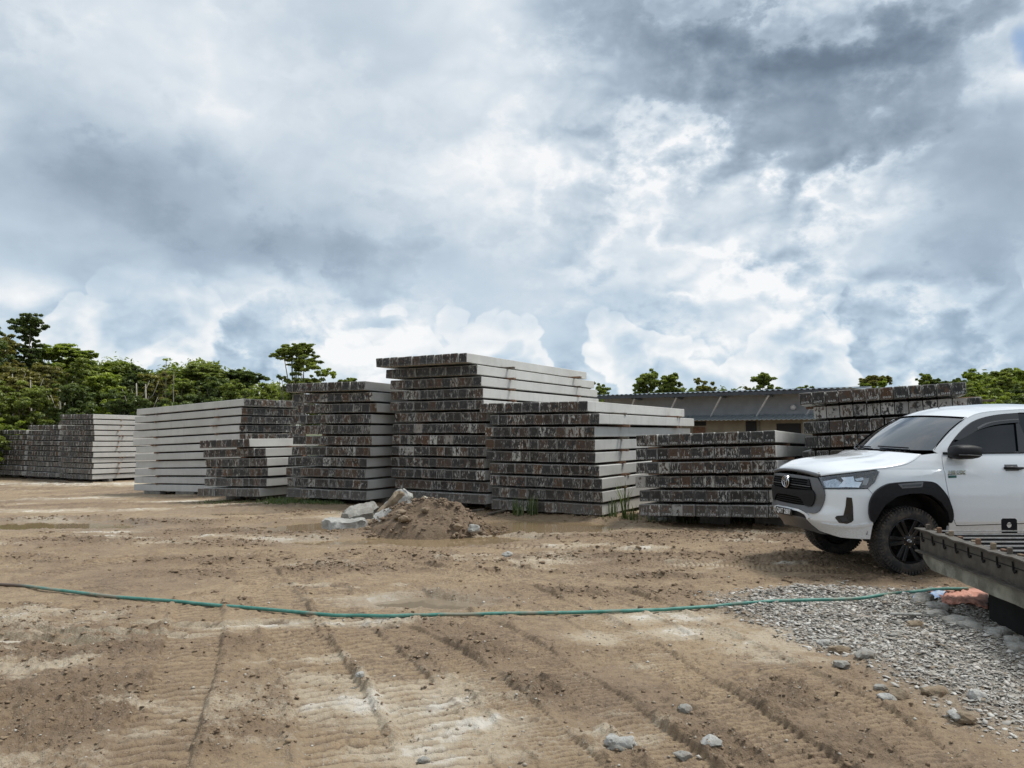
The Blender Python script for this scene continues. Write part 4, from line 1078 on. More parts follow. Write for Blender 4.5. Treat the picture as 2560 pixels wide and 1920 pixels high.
# --- wheels
WR, WC = .388, .412
def make_wheel(lx, sd_):
    w = bpy.data.objects.new('wheel', None); link(w, TR); w.location = (lx, sd_ * .775, WR + .0)
    out = sd_
    mb = MB(); ow = .125
    prof = [(.262, -ow + .01), (.285, -ow), (.33, -ow - .004), (.362, -ow + .006), (.378, -ow + .03), (.381, 0), (.378, ow - .03), (.362, ow - .006), (.33, ow + .004), (.285, ow), (.262, ow - .01)]
    mb.lathe(prof, (0, 0, 0), (0, out, 0), 64); mb.lathe([(.262, -ow + .01), (.262, ow - .01)], (0, 0, 0), (0, out, 0), 64)
    # tread blocks and shoulder lugs
    NB_ = 62
    for k in range(NB_):
        a = 2 * math.pi * k / NB_
        for y0, wd, sh in ((-.103, .05, 0), (-.05, .038, .5), (0, .038, 0), (.05, .038, .5), (.103, .05, 0)):
            aa = a + sh * 2 * math.pi / NB_; d = Vector((math.cos(aa), 0, math.sin(aa))); tng = Vector((-math.sin(aa), 0, math.cos(aa)))
            R = Matrix((tng, Vector((0, out, 0)), d)).transposed()
            mb.box(d * (.383 if abs(y0) < .1 else .376) + Vector((0, out * y0, 0)), (.026, wd, .014), R)
        d = Vector((math.cos(a), 0, math.sin(a))); tng = Vector((-math.sin(a), 0, math.cos(a)))
        for yy in (-1, 1):
            R = Matrix((tng, Vector((0, out, 0)), d)).transposed(); mb.box(d * .358 + Vector((0, out * yy * (ow - .003), 0)), (.021, .014, .028), R)
    t = mb.build('tyre', M['tyre'], w, auto=40)
    mb = MB(); mb.lathe([(.263, -.11), (.262, ow - .022), (.258, ow - .008), (.25, ow - .006), (.243, ow - .016), (.238, ow - .05), (.225, -.09)], (0, 0, 0), (0, out, 0), 64)
    rim = mb.build('rim', M['rim'], w, auto=40)
    mb = MB()
    for k in range(6):
        a0 = 2 * math.pi * k / 6 + math.radians(0)
        for dd_ in (-1, 1):
            am = a0 + dd_ * .165; ai = a0 + dd_ * .34
            pi_ = Vector((math.cos(ai) * .062, out * (ow - .045), math.sin(ai) * .062)); po = Vector((math.cos(am) * .246, out * (ow - .018), math.sin(am) * .246))
            mb.bar(pi_, po, .040, .034, up=Vector((0, out, 0)))
        d0 = Vector((math.cos(a0), 0, math.sin(a0)))
        mb.bar(d0 * .06 + Vector((0, out * (ow - .062), 0)), d0 * .245 + Vector((0, out * (ow - .04), 0)), .045, .018, up=Vector((0, out, 0)))
    mb.build('spokes', M['rim'], w, bevel=.004)
    mb = MB(); mb.lathe([(0, ow - .018), (.035, ow - .02), (.05, ow - .026), (.085, ow - .034), (.095, ow - .06)], (0, 0, 0), (0, out, 0), 32); mb.build('hub', M['rim'], w, auto=40)
    for k in range(6):
        mb = MB(); a = 2 * math.pi * (k + .5) / 6; mb.lathe([(0, ow - .016), (.009, ow - .017), (.011, ow - .04)], (math.cos(a) * .068, 0, math.sin(a) * .068), (0, out, 0), 8)
        mb.build('wheel_nut', M['chrome'], w)
    mb = MB()
    for rx_, rz_, dz_ in ((.026, .019, 0), (.009, .018, 0), (.019, .007, .006)):
        n = 24; vs = []; fs = []
        for k in range(n):
            a = 2 * math.pi * k / n
            for dr, dh in ((-.0018, 0), (0, .002), (.0018, 0)): vs.append(((rx_ + dr) * math.cos(a), out * (ow - .0165 + dh), (rz_ + dr) * math.sin(a) + dz_))
        for k in range(n):
            k2 = (k + 1) % n
            for i in range(2): fs.append((k * 3 + i, k * 3 + i + 1, k2 * 3 + i + 1, k2 * 3 + i))
        mb.add(vs, fs)
    mb.build('cap_emblem', M['chrome'], w)
    mb = MB(); mb.lathe([(0, -.03), (.15, .02), (.16, .02), (.16, -.03), (.245, -.06)], (0, 0, 0), (0, out, 0), 32); mb.build('brake_disc', M['underbody'], w)
    return w
for lx in (1.0, rc):
    for sd_ in (-1, 1): make_wheel(lx, sd_)

# ------------------------------------------------------------------ rocks, mound, slabs
def rock_mat(name, a, b, dirt=(.25, .17, .11)):
    m, nb = mat(name); p = objc(nb); n = nb.noise(p, 7, 8, .65); n2 = nb.noise(p, 40, 5, .65)
    c = nb.mix(nb.sm(n, .35, .65), a, b); c = nb.mix(nb.m('MULTIPLY', nb.sm(n2, .5, .7), .5), c, dirt)
    nb.out(nb.principled(c, .9, nb.bump(nb.m('ADD', n, n2), .8, .02), 0, .3)); return m
M['rock_grey'] = rock_mat('grey rock', (.36, .35, .32), (.23, .22, .195))
M['rock_white'] = rock_mat('pale concrete rubble', (.46, .455, .43), (.30, .295, .275), (.22, .19, .15))
M['rock_cream'] = rock_mat('cream concrete rubble', (.60, .56, .46), (.45, .40, .32), (.3, .25, .2))
M['rock_tan'] = rock_mat('tan rock', (.30, .24, .17), (.20, .15, .10))
M['soil'] = rock_mat('dug soil', (.20, .145, .098), (.14, .10, .066), (.29, .22, .155))
from mathutils import noise as mn
def rock(name, c, size, m, seed, label, cat='rock', group=None, rot=0, sharp=1.0, sub=3, tilt=(0, 0), sink=.25):
    bm = bmesh.new(); bmesh.ops.create_icosphere(bm, subdivisions=sub, radius=1)
    r = random.Random(seed); pl = [(Vector((r.gauss(0, 1), r.gauss(0, 1), r.gauss(0, 1))).normalized(), r.uniform(.62, .92)) for _ in range(9)]
    for v in bm.verts:
        for n_, d_ in pl:
            k = v.co.dot(n_)
            if k > d_: v.co -= n_ * (k - d_) * sharp
        v.co *= 1 + .22 * mn.fractal(v.co * 1.8 + Vector((seed * 7.1, 0, 0)), .8, 2, 4) + .05 * mn.noise(v.co * 9 + Vector((seed, 3, 1)))
        v.co = Vector((v.co.x * size[0], v.co.y * size[1], v.co.z * size[2]))
    bm.transform(Euler((tilt[0], tilt[1], rot)).to_matrix().to_4x4())
    me = bpy.data.meshes.new(name); bm.to_mesh(me); bm.free(); me.materials.append(m)
    me.polygons.foreach_set('use_smooth', [True] * len(me.polygons)); me.set_sharp_from_angle(angle=math.radians(28))
    o = link(bpy.data.objects.new(name, me)); o.location = c
    return tag(o, label, cat, group)

# soil mound
mc = G(1068, 1325); mc.z = 0
bm = bmesh.new(); bmesh.ops.create_grid(bm, x_segments=110, y_segments=80, size=1)
V = np.array([v.co[:] for v in bm.verts]); X = V[:, 0] * 1.45; Y = V[:, 1] * 1.25
wx_ = mc.x + X; wy_ = mc.y + Y
e2 = (X / 1.08) ** 2 + (Y / .95) ** 2; e2 = e2 * (1 + .5 * (fbm(wx_, wy_, 2.0, 4, 301) - .5))
prof_ = np.clip(1 - e2, 0, 1) ** .85
hh = prof_ * (.50 + .55 * (fbm(wx_, wy_, 1.5, 3, 302) - .5)) * (1 + .35 * np.clip(X - .1, -1, .4) * 0)
lump = np.abs(fbm(wx_, wy_, 6.5, 4, 303, .6) - .5); hh = hh + (.02 + .5 * prof_ ** .3) * (.16 * (fbm(wx_, wy_, 9, 4, 304, .62) - .45)) - .10 * lump * (prof_ > 0)
skirt = np.exp(-e2 * .6) * .05 * fbm(wx_, wy_, 12, 3, 305)
zz = terrain(wx_, wy_)[0] * (prof_ <= 0) + np.where(prof_ > 0, -.03, 0) + hh * (prof_ > 0) + skirt - .02
zz = np.where(e2 > 1.35, zz - .15 * (e2 - 1.35), zz)
for v, x_, y_, z_ in zip(bm.verts, wx_, wy_, zz): v.co = (x_ - mc.x, y_ - mc.y, z_)
me = bpy.data.meshes.new('soil_mound'); bm.to_mesh(me); bm.free(); me.materials.append(M['soil']); me.polygons.foreach_set('use_smooth', [True] * len(me.polygons))
o = link(bpy.data.objects.new('soil_mound', me)); o.location = (mc.x, mc.y, 0); tag(o, 'heap of dug brown soil standing in the middle of the muddy puddle', 'soil heap')

def slab(px, py, Y, size, m, seed, label, rot=(0, 0, 0)):
    c = W(px, py, Y)
    bm = bmesh.new(); r = random.Random(seed); n = 15
    ring_ = []
    for k in range(n):
        a = 2 * math.pi * k / n; rr = 1 + r.uniform(-.22, .16); ring_.append((math.copysign(abs(math.cos(a)) ** .7, math.cos(a)) * rr, math.copysign(abs(math.sin(a)) ** .7, math.sin(a)) * rr))
    vs = [bm.verts.new((x * size[0], y * size[1], -size[2])) for x, y in ring_]
    f = bm.faces.new(vs); ex = bmesh.ops.extrude_face_region(bm, geom=[f]); [setattr(v, 'co', v.co * Vector((.96, .96, 1)) + Vector((0, 0, 2 * size[2]))) if 0 else None for v in []]
    for v in [g for g in ex['geom'] if isinstance(g, bmesh.types.BMVert)]: v.co = Vector((v.co.x * .97, v.co.y * .97, size[2]))
    bmesh.ops.recalc_face_normals(bm, faces=bm.faces); bmesh.ops.triangulate(bm, faces=bm.faces); bmesh.ops.subdivide_edges(bm, edges=bm.edges, cuts=4, use_grid_fill=True)
    for v in bm.verts:
        nn = mn.fractal(v.co * 6 + Vector((seed, 1, 2)), .8, 2, 4); edge = max(abs(v.co.x) / size[0], abs(v.co.y) / size[1])
        v.co += Vector((mn.noise(v.co * 9), mn.noise(v.co * 9 + Vector((5, 5, 5))), nn)) * .035
        if edge > .85: v.co.z *= .8
    bm.transform(Euler(rot).to_matrix().to_4x4())
    me = bpy.data.meshes.new('rubble_slab'); bm.to_mesh(me); bm.free(); me.materials.append(m); me.polygons.foreach_set('use_smooth', [True] * len(me.polygons)); me.set_sharp_from_angle(angle=math.radians(40))
    o = link(bpy.data.objects.new('rubble_slab', me)); o.location = c; tag(o, label, 'concrete slab', 'broken concrete slabs beside the soil heap')
slab(903, 1281, 13.75, (.33, .22, .08), M['rock_grey'], 3, 'dark grey broken slab leaning low, behind the flat pale slab', (.35, -.24, .3))
slab(868, 1310, 13.25, (.40, .26, .065), M['rock_white'], 4, 'flat pale pitted slab lying in the puddle, leftmost of the rubble', (.06, .02, .12))
slab(964, 1272, 13.35, (.40, .08, .06), M['rock_tan'], 5, 'narrow tan slab edge-on, propped up diagonally against the soil heap', (.5, -.80, .1))
slab(995, 1262, 13.7, (.27, .19, .10), M['rock_white'], 6, 'thick white pitted chunk standing at the top of the rubble', (.8, -.85, .2))
slab(962, 1294, 13.15, (.20, .15, .07), M['rock_white'], 16, 'small pale chunk wedged under the standing white chunk', (.7, -.4, .2))
slab(1105, 1262, 13.75, (.42, .10, .04), M['rock_cream'], 7, 'cream coloured slab showing along the back crest of the soil heap', (.3, .30, -.2))
k_ = 0
for px, py, Y, s_, mt, lb in [(1003, 1281, 12.75, .075, 'rock_tan', 'round tan stone upper of the pair on the left of the soil heap'), (994, 1292, 12.7, .07, 'rock_tan', 'round tan stone lower of the pair on the left of the soil heap'),
                              (1010, 1298, 12.6, .09, 'rock_tan', 'larger tan stone in front of the stone pair on the soil heap'), (1142, 1318, 12.55, .08, 'rock_tan', 'brown stone embedded low on the right of the soil heap'),
                              (1185, 1322, 12.6, .10, 'rock_white', 'pale flat stone at the right foot of the soil heap'), (1062, 1275, 12.95, .06, 'rock_tan', 'small stone half buried near the crest of the soil heap'),
                              (920, 1320, 12.7, .05, 'rock_tan', 'small stone at the left foot of the soil heap')]:
    rock('stone', W(px, py, Y), (s_ * 1.15, s_ * .9, s_ * .8), M[mt], 40 + k_, lb, 'stone'); k_ += 1

# yard stones
YR = [(2098, 1632, .07, 'rock_tan', 'dark brown lump at the left edge of the grey gravel'), (2164, 1645, .07, 'rock_grey', 'jagged grey lump right of the dark brown lump'), (2104, 1668, .055, 'rock_grey', 'grey stone below the dark brown lump'),
      (2253, 1743, .062, 'rock_tan', 'wedge shaped tan rock on the lower gravel edge'), (2337, 1738, .075, 'rock_tan', 'biggest tan rock on the lower gravel edge'), (2445, 1748, .062, 'rock_white', 'flat cream rock right of the biggest tan rock'),
      (2218, 1750, .045, 'rock_white', 'small pale stone left of the wedge shaped tan rock'), (2289, 1566, .06, 'rock_tan', 'straw coloured lump in the middle of the gravel'), (2240, 1592, .04, 'rock_grey', 'dark small stone below the straw coloured lump'),
      (1534, 1858, .05, 'rock_white', 'upper left stone of the whitish trio near the bottom edge'), (1550, 1872, .05, 'rock_grey', 'lower stone of the whitish trio near the bottom edge'), (1566, 1866, .055, 'rock_white', 'right stone of the whitish trio near the bottom edge'),
      (1712, 1778, .045, 'rock_grey', 'grey stone on the dark churned soil right of centre'), (1778, 1862, .05, 'rock_white', 'whitish stone near the bottom edge, right of the trio'), (1706, 1895, .04, 'rock_grey', 'stone nearest the bottom edge right of the trio'),
      (1268, 1391, .075, 'rock_white', 'white flat stone lying alone beyond the hose'), (1660, 1302, .11, 'rock_white', 'white stone in front of the low stack'), (2200, 1722, .035, 'rock_grey', 'small grey pebble above the wedge shaped rock'),
      (2060, 1612, .05, 'rock_white', 'pale lump at the upper left gravel corner'), (2386, 1792, .04, 'rock_white', 'white pebble low on the gravel edge'), (2410, 1800, .05, 'rock_tan', 'brown lump beside the low white pebble'),
      (1060, 1905, .03, 'rock_grey', 'small stone at the bottom edge left of centre'), (900, 1690, .03, 'rock_white', 'pale pebble in the tyre track left of centre')]
for i, (px, py, s_, mt, lb) in enumerate(YR):
    g = gpt(px, py); rock('stone', g + Vector((0, 0, s_ * .25)), (s_ * 1.25, s_ * .95, s_ * .68), M[mt], 80 + i, lb, 'stone', rot=i * .9)

# ------------------------------------------------------------------ scattered stuff
def scatter(name, pts, sizes, base_v, base_f, m, label, cat, flat=.5, seed=1, tilt=.3, rough=.25):
    r = np.random.RandomState(seed); n = len(pts); bv = np.array(base_v); nv = len(bv)
    a = r.rand(n) * 6.283; ca, sa = np.cos(a), np.sin(a)
    sc = np.stack([sizes * r.uniform(.7, 1.35, n), sizes * r.uniform(.6, 1.1, n), sizes * flat * r.uniform(.6, 1.3, n)], 1)
    P = bv[None] * (1 + rough * (r.rand(n, nv, 1) - .5)) * sc[:, None, :]
    tx = r.uniform(-tilt, tilt, n)[:, None]; ty = r.uniform(-tilt, tilt, n)[:, None]
    x, y, z = P[..., 0], P[..., 1], P[..., 2]
    y, z = y * np.cos(tx) - z * np.sin(tx), y * np.sin(tx) + z * np.cos(tx)
    x, z = x * np.cos(ty) + z * np.sin(ty), -x * np.sin(ty) + z * np.cos(ty)
    x, y = x * ca[:, None] - y * sa[:, None], x * sa[:, None] + y * ca[:, None]
    V = np.stack([x + pts[:, 0:1], y + pts[:, 1:2], z + pts[:, 2:3]], 2).reshape(-1, 3)
    L = []; st = []; tot = 0; off = (np.arange(n) * nv)[:, None]
    loops = np.concatenate([np.array(f) for f in base_f]); lens = np.array([len(f) for f in base_f])
    LI = (loops[None] + off).ravel().astype(np.int32); LT = np.tile(lens, n).astype(np.int32); LS = (np.cumsum(LT) - LT).astype(np.int32)
    me = bpy.data.meshes.new(name); me.vertices.add(len(V)); me.vertices.foreach_set('co', V.astype(np.float32).ravel())
    me.loops.add(len(LI)); me.loops.foreach_set('vertex_index', LI); me.polygons.add(len(LT)); me.polygons.foreach_set('loop_start', LS)
    at = me.attributes.new('tone', 'FLOAT', 'FACE'); at.data.foreach_set('value', np.repeat(r.rand(n), len(base_f)).astype(np.float32))
    me.update(calc_edges=True); me.materials.append(m)
    o = link(bpy.data.objects.new(name, me)); tag(o, label, cat, kind='stuff'); return o
def toned(name, cols, rough=.9, bump=.3):
    m, nb = mat(name); t = nb.attr('tone', 'Fac'); p = pos(nb); n = nb.noise(p, 60, 4, .6)
    c = nb.ramp(t, [(i / (len(cols) - 1), c) for i, c in enumerate(cols)]); c = nb.mix(nb.m('MULTIPLY', n, .4), c, (.2, .16, .12))
    nb.out(nb.principled(c, rough, nb.bump(n, bump, .003), 0, .35)); return m
OCT_V = [(1, 0, 0), (.35, .9, .1), (-.75, .6, 0), (-.8, -.5, .05), (.2, -1, 0), (.1, .1, .9), (-.2, -.2, -.6)]
OCT_F = [(0, 1, 5), (1, 2, 5), (2, 3, 5), (3, 4, 5), (4, 0, 5), (1, 0, 6), (2, 1, 6), (3, 2, 6), (4, 3, 6), (0, 4, 6)]
FLK_V = [(1, .1, 0), (.3, .8, 0), (-.8, .5, 0), (-.9, -.4, 0), (.1, -.8, 0), (1, .1, .35), (.3, .8, .3), (-.8, .5, .35), (-.9, -.4, .3), (.1, -.8, .35)]
FLK_F = [(5, 6, 7, 8, 9), (0, 1, 6, 5), (1, 2, 7, 6), (2, 3, 8, 7), (3, 4, 9, 8), (4, 0, 5, 9)]
R2 = np.random.RandomState(5)
def cand(n, x0, x1, y0, y1, pw=1.0):
    t = R2.rand(n); y = y0 + (y1 - y0) * t ** pw; x = x0 + (x1 - x0) * R2.rand(n); m_ = np.abs(x) < y * .80 + .6
    return x[m_], y[m_]
x, y = cand(150000, 1.0, 6.4, 3.3, 8.9); h, pale, clod, wet, grav = terrain(x, y); k = R2.rand(len(x)) < grav * 1.1
x, y, h = x[k], y[k], h[k]; near = np.clip(y / 5.5, .7, 1.3)
scatter('gravel', np.stack([x, y, h + .002 + .008 * R2.rand(len(x))], 1), (.004 + .022 * R2.rand(len(x)) ** 3.4) * near ** .5, FLK_V, FLK_F,
        toned('shaly gravel', [(.24, .19, .135), (.33, .31, .275), (.42, .405, .37), (.52, .505, .47), (.66, .64, .60)]), 'grey shaly gravel spread beside the casting bed', 'gravel', flat=.45, seed=2, tilt=.35)
x, y = cand(40000, -12, 12, 2.9, 14, 1.5); h, pale, clod, wet, grav = terrain(x, y)
k = (R2.rand(len(x)) < .06 + .4 * pale + .28 * clod + .2 * np.exp(-((x - 1.6) / 1.2) ** 2 - ((y - 4.4) / 1.5) ** 2)) & (grav < .6) & (h > float(-.028) + base_z(x, y)); x, y, h = x[k], y[k], h[k]
scatter('pebbles', np.stack([x, y, h + .002], 1), .0045 + .014 * R2.rand(len(x)) ** 3.5, OCT_V, OCT_F,
        toned('pale pebbles', [(.22, .17, .12), (.34, .28, .21), (.52, .48, .42), (.62, .60, .55)]), 'pale pebbles and crumbs scattered over the mud', 'pebbles', flat=.7, seed=3)
x, y = cand(330000, -16, 14, 2.9, 17, 1.5); h, pale, clod, wet, grav = terrain(x, y)
k = (R2.rand(len(x)) < clod ** 1.6 * .5 + .002) & (grav < .5) & (h > -.03 + base_z(x, y)); x, y, h = x[k], y[k], h[k]
scatter('mud_clods', np.stack([x, y, h + .003], 1), (.0045 + .022 * R2.rand(len(x)) ** 3.2) * np.clip(y / 6, .8, 1.7), OCT_V, OCT_F,
        toned('mud clods', [(.175, .118, .072), (.22, .152, .094), (.27, .192, .12), (.34, .25, .16)]), 'brown mud clods churned up by tyres', 'mud clods', flat=.62, seed=4, rough=.5)
# clods on the mound
t_ = R2.rand(900) * 6.283; q_ = R2.rand(900) ** .5 * 1.15; x = mc.x + np.cos(t_) * q_ * 1.25; y = mc.y + np.sin(t_) * q_ * .85
e_ = ((x - mc.x) / 1.08) ** 2 + ((y - mc.y) / .95) ** 2; z = np.clip(1 - e_, 0, 1) ** .85 * .54 - .0
scatter('soil_clods', np.stack([x, y, z], 1), .010 + .055 * R2.rand(900) ** 4, OCT_V, OCT_F, M_ if False else toned('soil clods', [(.13, .088, .058), (.19, .132, .086), (.26, .19, .13)]), 'lumps of soil lying over the brown heap', 'soil lumps', flat=.75, seed=6, rough=.5)

# ------------------------------------------------------------------ hose, tarpaulin
def hose_mat():
    m, nb = mat('green garden hose'); p = pos(nb); n = nb.noise(p, 1.3, 6, .7); n2 = nb.noise(p, 9, 5, .7)
    c = nb.mix(nb.sm(n2, .4, .65), (.045, .19, .155), (.10, .27, .225)); c = nb.mix(nb.m('MULTIPLY', nb.sm(n, .47, .60), .8), c, (.28, .24, .18))
    x = nb.sep(p)[0]; c = nb.mix(nb.sm(x, -5.0, -5.35), c, (.12, .09, .07))
    nb.out(nb.principled(c, .5, nb.bump(n2, .2, .004), 0, .4)); return m
hp = [(-260, 1452), (-90, 1459), (0, 1466), (70, 1471), (150, 1481), (300, 1500), (430, 1512), (560, 1525), (680, 1532), (800, 1541), (880, 1544), (960, 1547), (1040, 1547), (1080, 1546), (1150, 1543), (1300, 1540), (1500, 1535), (1600, 1532), (1700, 1528), (1800, 1522), (1900, 1520), (2000, 1516), (2100, 1514), (2200, 1508), (2290, 1499), (2345, 1492), (2420, 1488)]
HP = [G(*p) for p in hp]; r_ = random.Random(4); HQ = smooth_curve([Vector((p.x, p.y + r_.uniform(-.007, .007), 0)) for p in HP], 9)
hx = np.array([p.x for p in HQ]); hy = np.array([p.y for p in HQ]); hz = terrain(hx, hy)[0]
hz = np.array([.25 * np.mean(hz[max(i - 3, 0):i + 4]) + .75 * np.mean(hz[max(i - 16, 0):i + 17]) + .006 for i in range(len(hz))])
hgr = terrain(hx, hy)[4]; hz = hz + .030 * hgr + .012 * ss(3.3, 3.8, hx) * ss(7.0, 7.3, hy)
mb = MB(); mb.tube([Vector((a, b, c + .014)) for a, b, c in zip(hx, hy, hz)], .0160, 10)
o = mb.build('garden_hose', hose_mat(), smooth=True); tag(o, 'long green garden hose lying across the muddy yard', 'hose')
def sheet(name, pxpts, m, label, z=.03, amp=.05, seed=1):
    P = [gpt(*p) for p in pxpts]; bm = bmesh.new(); f = bm.faces.new([bm.verts.new((p.x, p.y, 0)) for p in P]); bmesh.ops.triangulate(bm, faces=[f])
    bmesh.ops.subdivide_edges(bm, edges=bm.edges, cuts=9, use_grid_fill=True)
    zz = terrain(np.array([v.co.x for v in bm.verts]), np.array([v.co.y for v in bm.verts]))[0]
    for v, a in zip(bm.verts, zz): v.co.z = max(a, -.01) + z + amp * abs(mn.noise(Vector((v.co.x * 5 + seed, v.co.y * 9, seed)))) + amp * .5 * abs(mn.noise(v.co * 17))
    me = bpy.data.meshes.new(name); bm.to_mesh(me); bm.free(); me.materials.append(m); me.polygons.foreach_set('use_smooth', [True] * len(me.polygons))
    o = link(bpy.data.objects.new(name, me)); so_ = o.modifiers.new('s', 'SOLIDIFY'); so_.thickness = .003; tag(o, label, 'tarpaulin')
sheet('tarpaulin', [(2312, 1482), (2400, 1476), (2470, 1480), (2470, 1530), (2390, 1516), (2356, 1518), (2352, 1498), (2330, 1490)], M['tarp_orange'], 'crumpled orange plastic sheet under the end of the casting bed', .012, .05, 1)
sheet('tarpaulin', [(2278, 1508), (2330, 1490), (2372, 1484), (2356, 1500), (2330, 1507)], M['tarp_blue'], 'folded blue plastic sheet where the green hose ends', .02, .03, 2)
mb = MB(); g = gpt(2262, 1540); mb.bar(g + Vector((-.12, .02, .015)), g + Vector((.14, -.02, .02)), .035, .02); tag(mb.build('stick', M['rock_white'], bevel=.006), 'pale stick lying on the gravel below the blue sheet', 'stick')

# ------------------------------------------------------------------ casting bed
CB = empty('casting_bed', (4.12, 7.85, 0)); tag(CB, 'dark steel pile casting bed with stretched wires on a concrete edge beam', 'casting bed')
CB.rotation_euler = (0, 0, math.atan2(-.123, .992))   # local -y runs along the end plate towards the viewer
cbi = Matrix.Rotation(-CB.rotation_euler[2], 3, 'Z')
LBED = 3.6; zt_ = .685
def wavy(mb, y0, y1, x0, x1, zc, th, n=40, amp=.006, seed=0):
    vs = []; fs = []
    for i in range(n + 1):
        y_ = y0 + (y1 - y0) * i / n; w_ = amp * mn.noise(Vector((y_ * 5, seed, 0))); d_ = amp * 1.2 * mn.noise(Vector((y_ * 4, seed, 7)))
        for x_, z_ in ((x0 + d_, zc - th / 2 + w_), (x1, zc - th / 2 + w_), (x1, zc + th / 2 + w_), (x0 + d_, zc + th / 2 + w_)): vs.append((x_, y_, z_))
    for i in range(n):
        for k in range(4): j = (k + 1) % 4; fs.append((i * 4 + k, i * 4 + j, (i + 1) * 4 + j, (i + 1) * 4 + k))
    fs += [(0, 1, 2, 3), tuple(n * 4 + k for k in (3, 2, 1, 0))]; mb.add(vs, fs)
mb = MB(); wavy(mb, 0, -LBED, 0, .014, zt_ - .105, .205, amp=.004); mb.build('end_plate', M['rust_steel'], CB)
mb = MB(); wavy(mb, .02, -LBED, -.045, .05, zt_ + .004, .012, amp=.012, seed=3); mb.build('top_flange', M['rust_steel'], CB)
mb = MB(); wavy(mb, .0, -LBED, -.055, .03, zt_ - .216, .014, amp=.006, seed=5); mb.build('bottom_flange', M['rust_steel'], CB)
mb = MB(); wavy(mb, 0, -LBED, -.006, .0, zt_ - .075, .006, amp=.003, seed=8); mb.build('plate_seam', M['mould_dark'], CB)
def conc_beam():
    mb = MB(); vs = []; fs = []; n = 30
    for i in range(n + 1):
        y_ = -.12 - (LBED - .12) * i / n; lo = .335 + .02 * mn.noise(Vector((y_ * 3, 1, 1))); bx = -.03 + .015 * mn.noise(Vector((y_ * 4, 5, 1)))
        if i == 0: lo = .42
        if i == 1: lo = .36
        for x_, z_ in ((bx, lo), (.35, lo), (.35, zt_ - .225), (bx, zt_ - .225)): vs.append((x_, y_, z_))
    for i in range(n):
        for k in range(4): j = (k + 1) % 4; fs.append((i * 4 + k, i * 4 + j, (i + 1) * 4 + j, (i + 1) * 4 + k))
    fs += [(0, 1, 2, 3), tuple(n * 4 + k for k in (3, 2, 1, 0))]; mb.add(vs, fs); return mb
edge_c = simple('weathered edge concrete', (.25, .24, .19), (.13, .12, .095), .9, 5, .5, dirt=((.38, .37, .31), .5), bd=.01)
conc_beam().build('edge_beam', edge_c, CB)
mb = MB(); mb.box((2.72, -.90 - 1.35, .17), (5.0, 2.7, .34)); mb.build('support_wall', simple('shade black support', (.014, .013, .012), (.010, .009, .008), .95, 4, .4), CB)  # near-black colour paints in the shade of the void under the bed
mb = MB(); mb.box((2.8, -LBED / 2, .40), (5.0, LBED, .1)); mb.build('bed_base', M['mould_dark'], CB)
vx = cbi @ Vector((1, 0, 0))      # wires run square to the viewer, slightly skewed to the plate
ny = 0
for k in range(13):
    y0 = -.13 - k * .262; a = Vector((.01, y0, zt_ - .004)); b = a + vx * 5.4
    mb = MB(); mb.bar(a, b, .014, .011); mb.build('prestressing_wire', M['wire'], CB)
    mb = MB(); mb.bar(a + Vector((.02, -.131, -.05)), b + Vector((0, -.131, -.05)), .10, .08); mb.build('mould_partition', M['mould_dark'], CB)
    for q in (0, 1):
        if k > 9 or (k * 7 + q * 3) % 5 == 1: continue
        mb = MB(); s_ = (.036, .034, .062) if q == 0 else (.034, .05, .022)
        mb.box((.035 + q * .055, y0 + .015 - q * .05, zt_ + (.03 if q == 0 else .008)), s_, Matrix.Rotation(.2 * math.sin(k * 3 + q), 3, 'Z'))
        mb.build('stop_block', [M['grey_timber'], M['rock_tan'], M['timber']][(k * 2 + q) % 3], CB, bevel=.004)
    # hook shaped slots along the plate
    if k < 12:
        yh = -.06 - k * .25
        mb = MB(); pts = [Vector((-.008, yh - .0, zt_ - .03)), Vector((-.008, yh - .004, zt_ - .07)), Vector((-.008, yh - .008, zt_ - .095)), Vector((-.008, yh - .026, zt_ - .112)), Vector((-.008, yh - .043, zt_ - .10)), Vector((-.008, yh - .043, zt_ - .088))]
        mb.tube(pts, [.006, .007, .008, .009, .011, .008], 6); mb.build('hook', M['mould_dark'], CB)
lp = W(2524, 1310, 7.75); lc = cbi @ (lp - Vector((4.12, 7.85, 0)))
bm = bmesh.new(); n = 20; outer = [(-.075, -.05), (.075, -.05), (.075, .10), (.06, .115), (-.06, .115), (-.075, .10)]
hole = [(.028 * math.cos(2 * math.pi * k / n), .05 + .028 * math.sin(2 * math.pi * k / n)) for k in range(n)]
tri = tessellate_polygon([[Vector((*p, 0)) for p in outer], [Vector((*p, 0)) for p in hole]]); allp = outer + hole
vs = [bm.verts.new((p[0], 0, p[1])) for p in allp]
for t in tri: bm.faces.new([vs[i] for i in t])
bmesh.ops.recalc_face_normals(bm, faces=bm.faces); bmesh.ops.solidify(bm, geom=bm.faces[:], thickness=.014)
me = bpy.data.meshes.new('lifting_lug'); bm.to_mesh(me); bm.free(); me.materials.append(M['mould_dark'])
o = link(bpy.data.objects.new('lifting_lug', me), CB); o.location = (lc.x, lc.y, zt_ - .0); o.rotation_euler = (0, 0, -CB.rotation_euler[2])

# rocks of the gravel bank under the bed
for i in range(26):
    yy = 7.35 - i * .105; xx = 3.78 - .03 * (7.3 - yy) + .06 * math.sin(i * 2.3)
    s_ = .045 + .05 * abs(math.sin(i * 1.7)); g = Vector((xx, yy, gz(xx, yy) + .0))
    rock('bank_rock', g, (s_ * 1.5, s_, s_ * .7), M['rock_grey'], 200 + i, 'grey rock in the ridge of rubble along the casting bed', 'rock', 'grey rocks ridged along the casting bed', rot=i * 1.1)

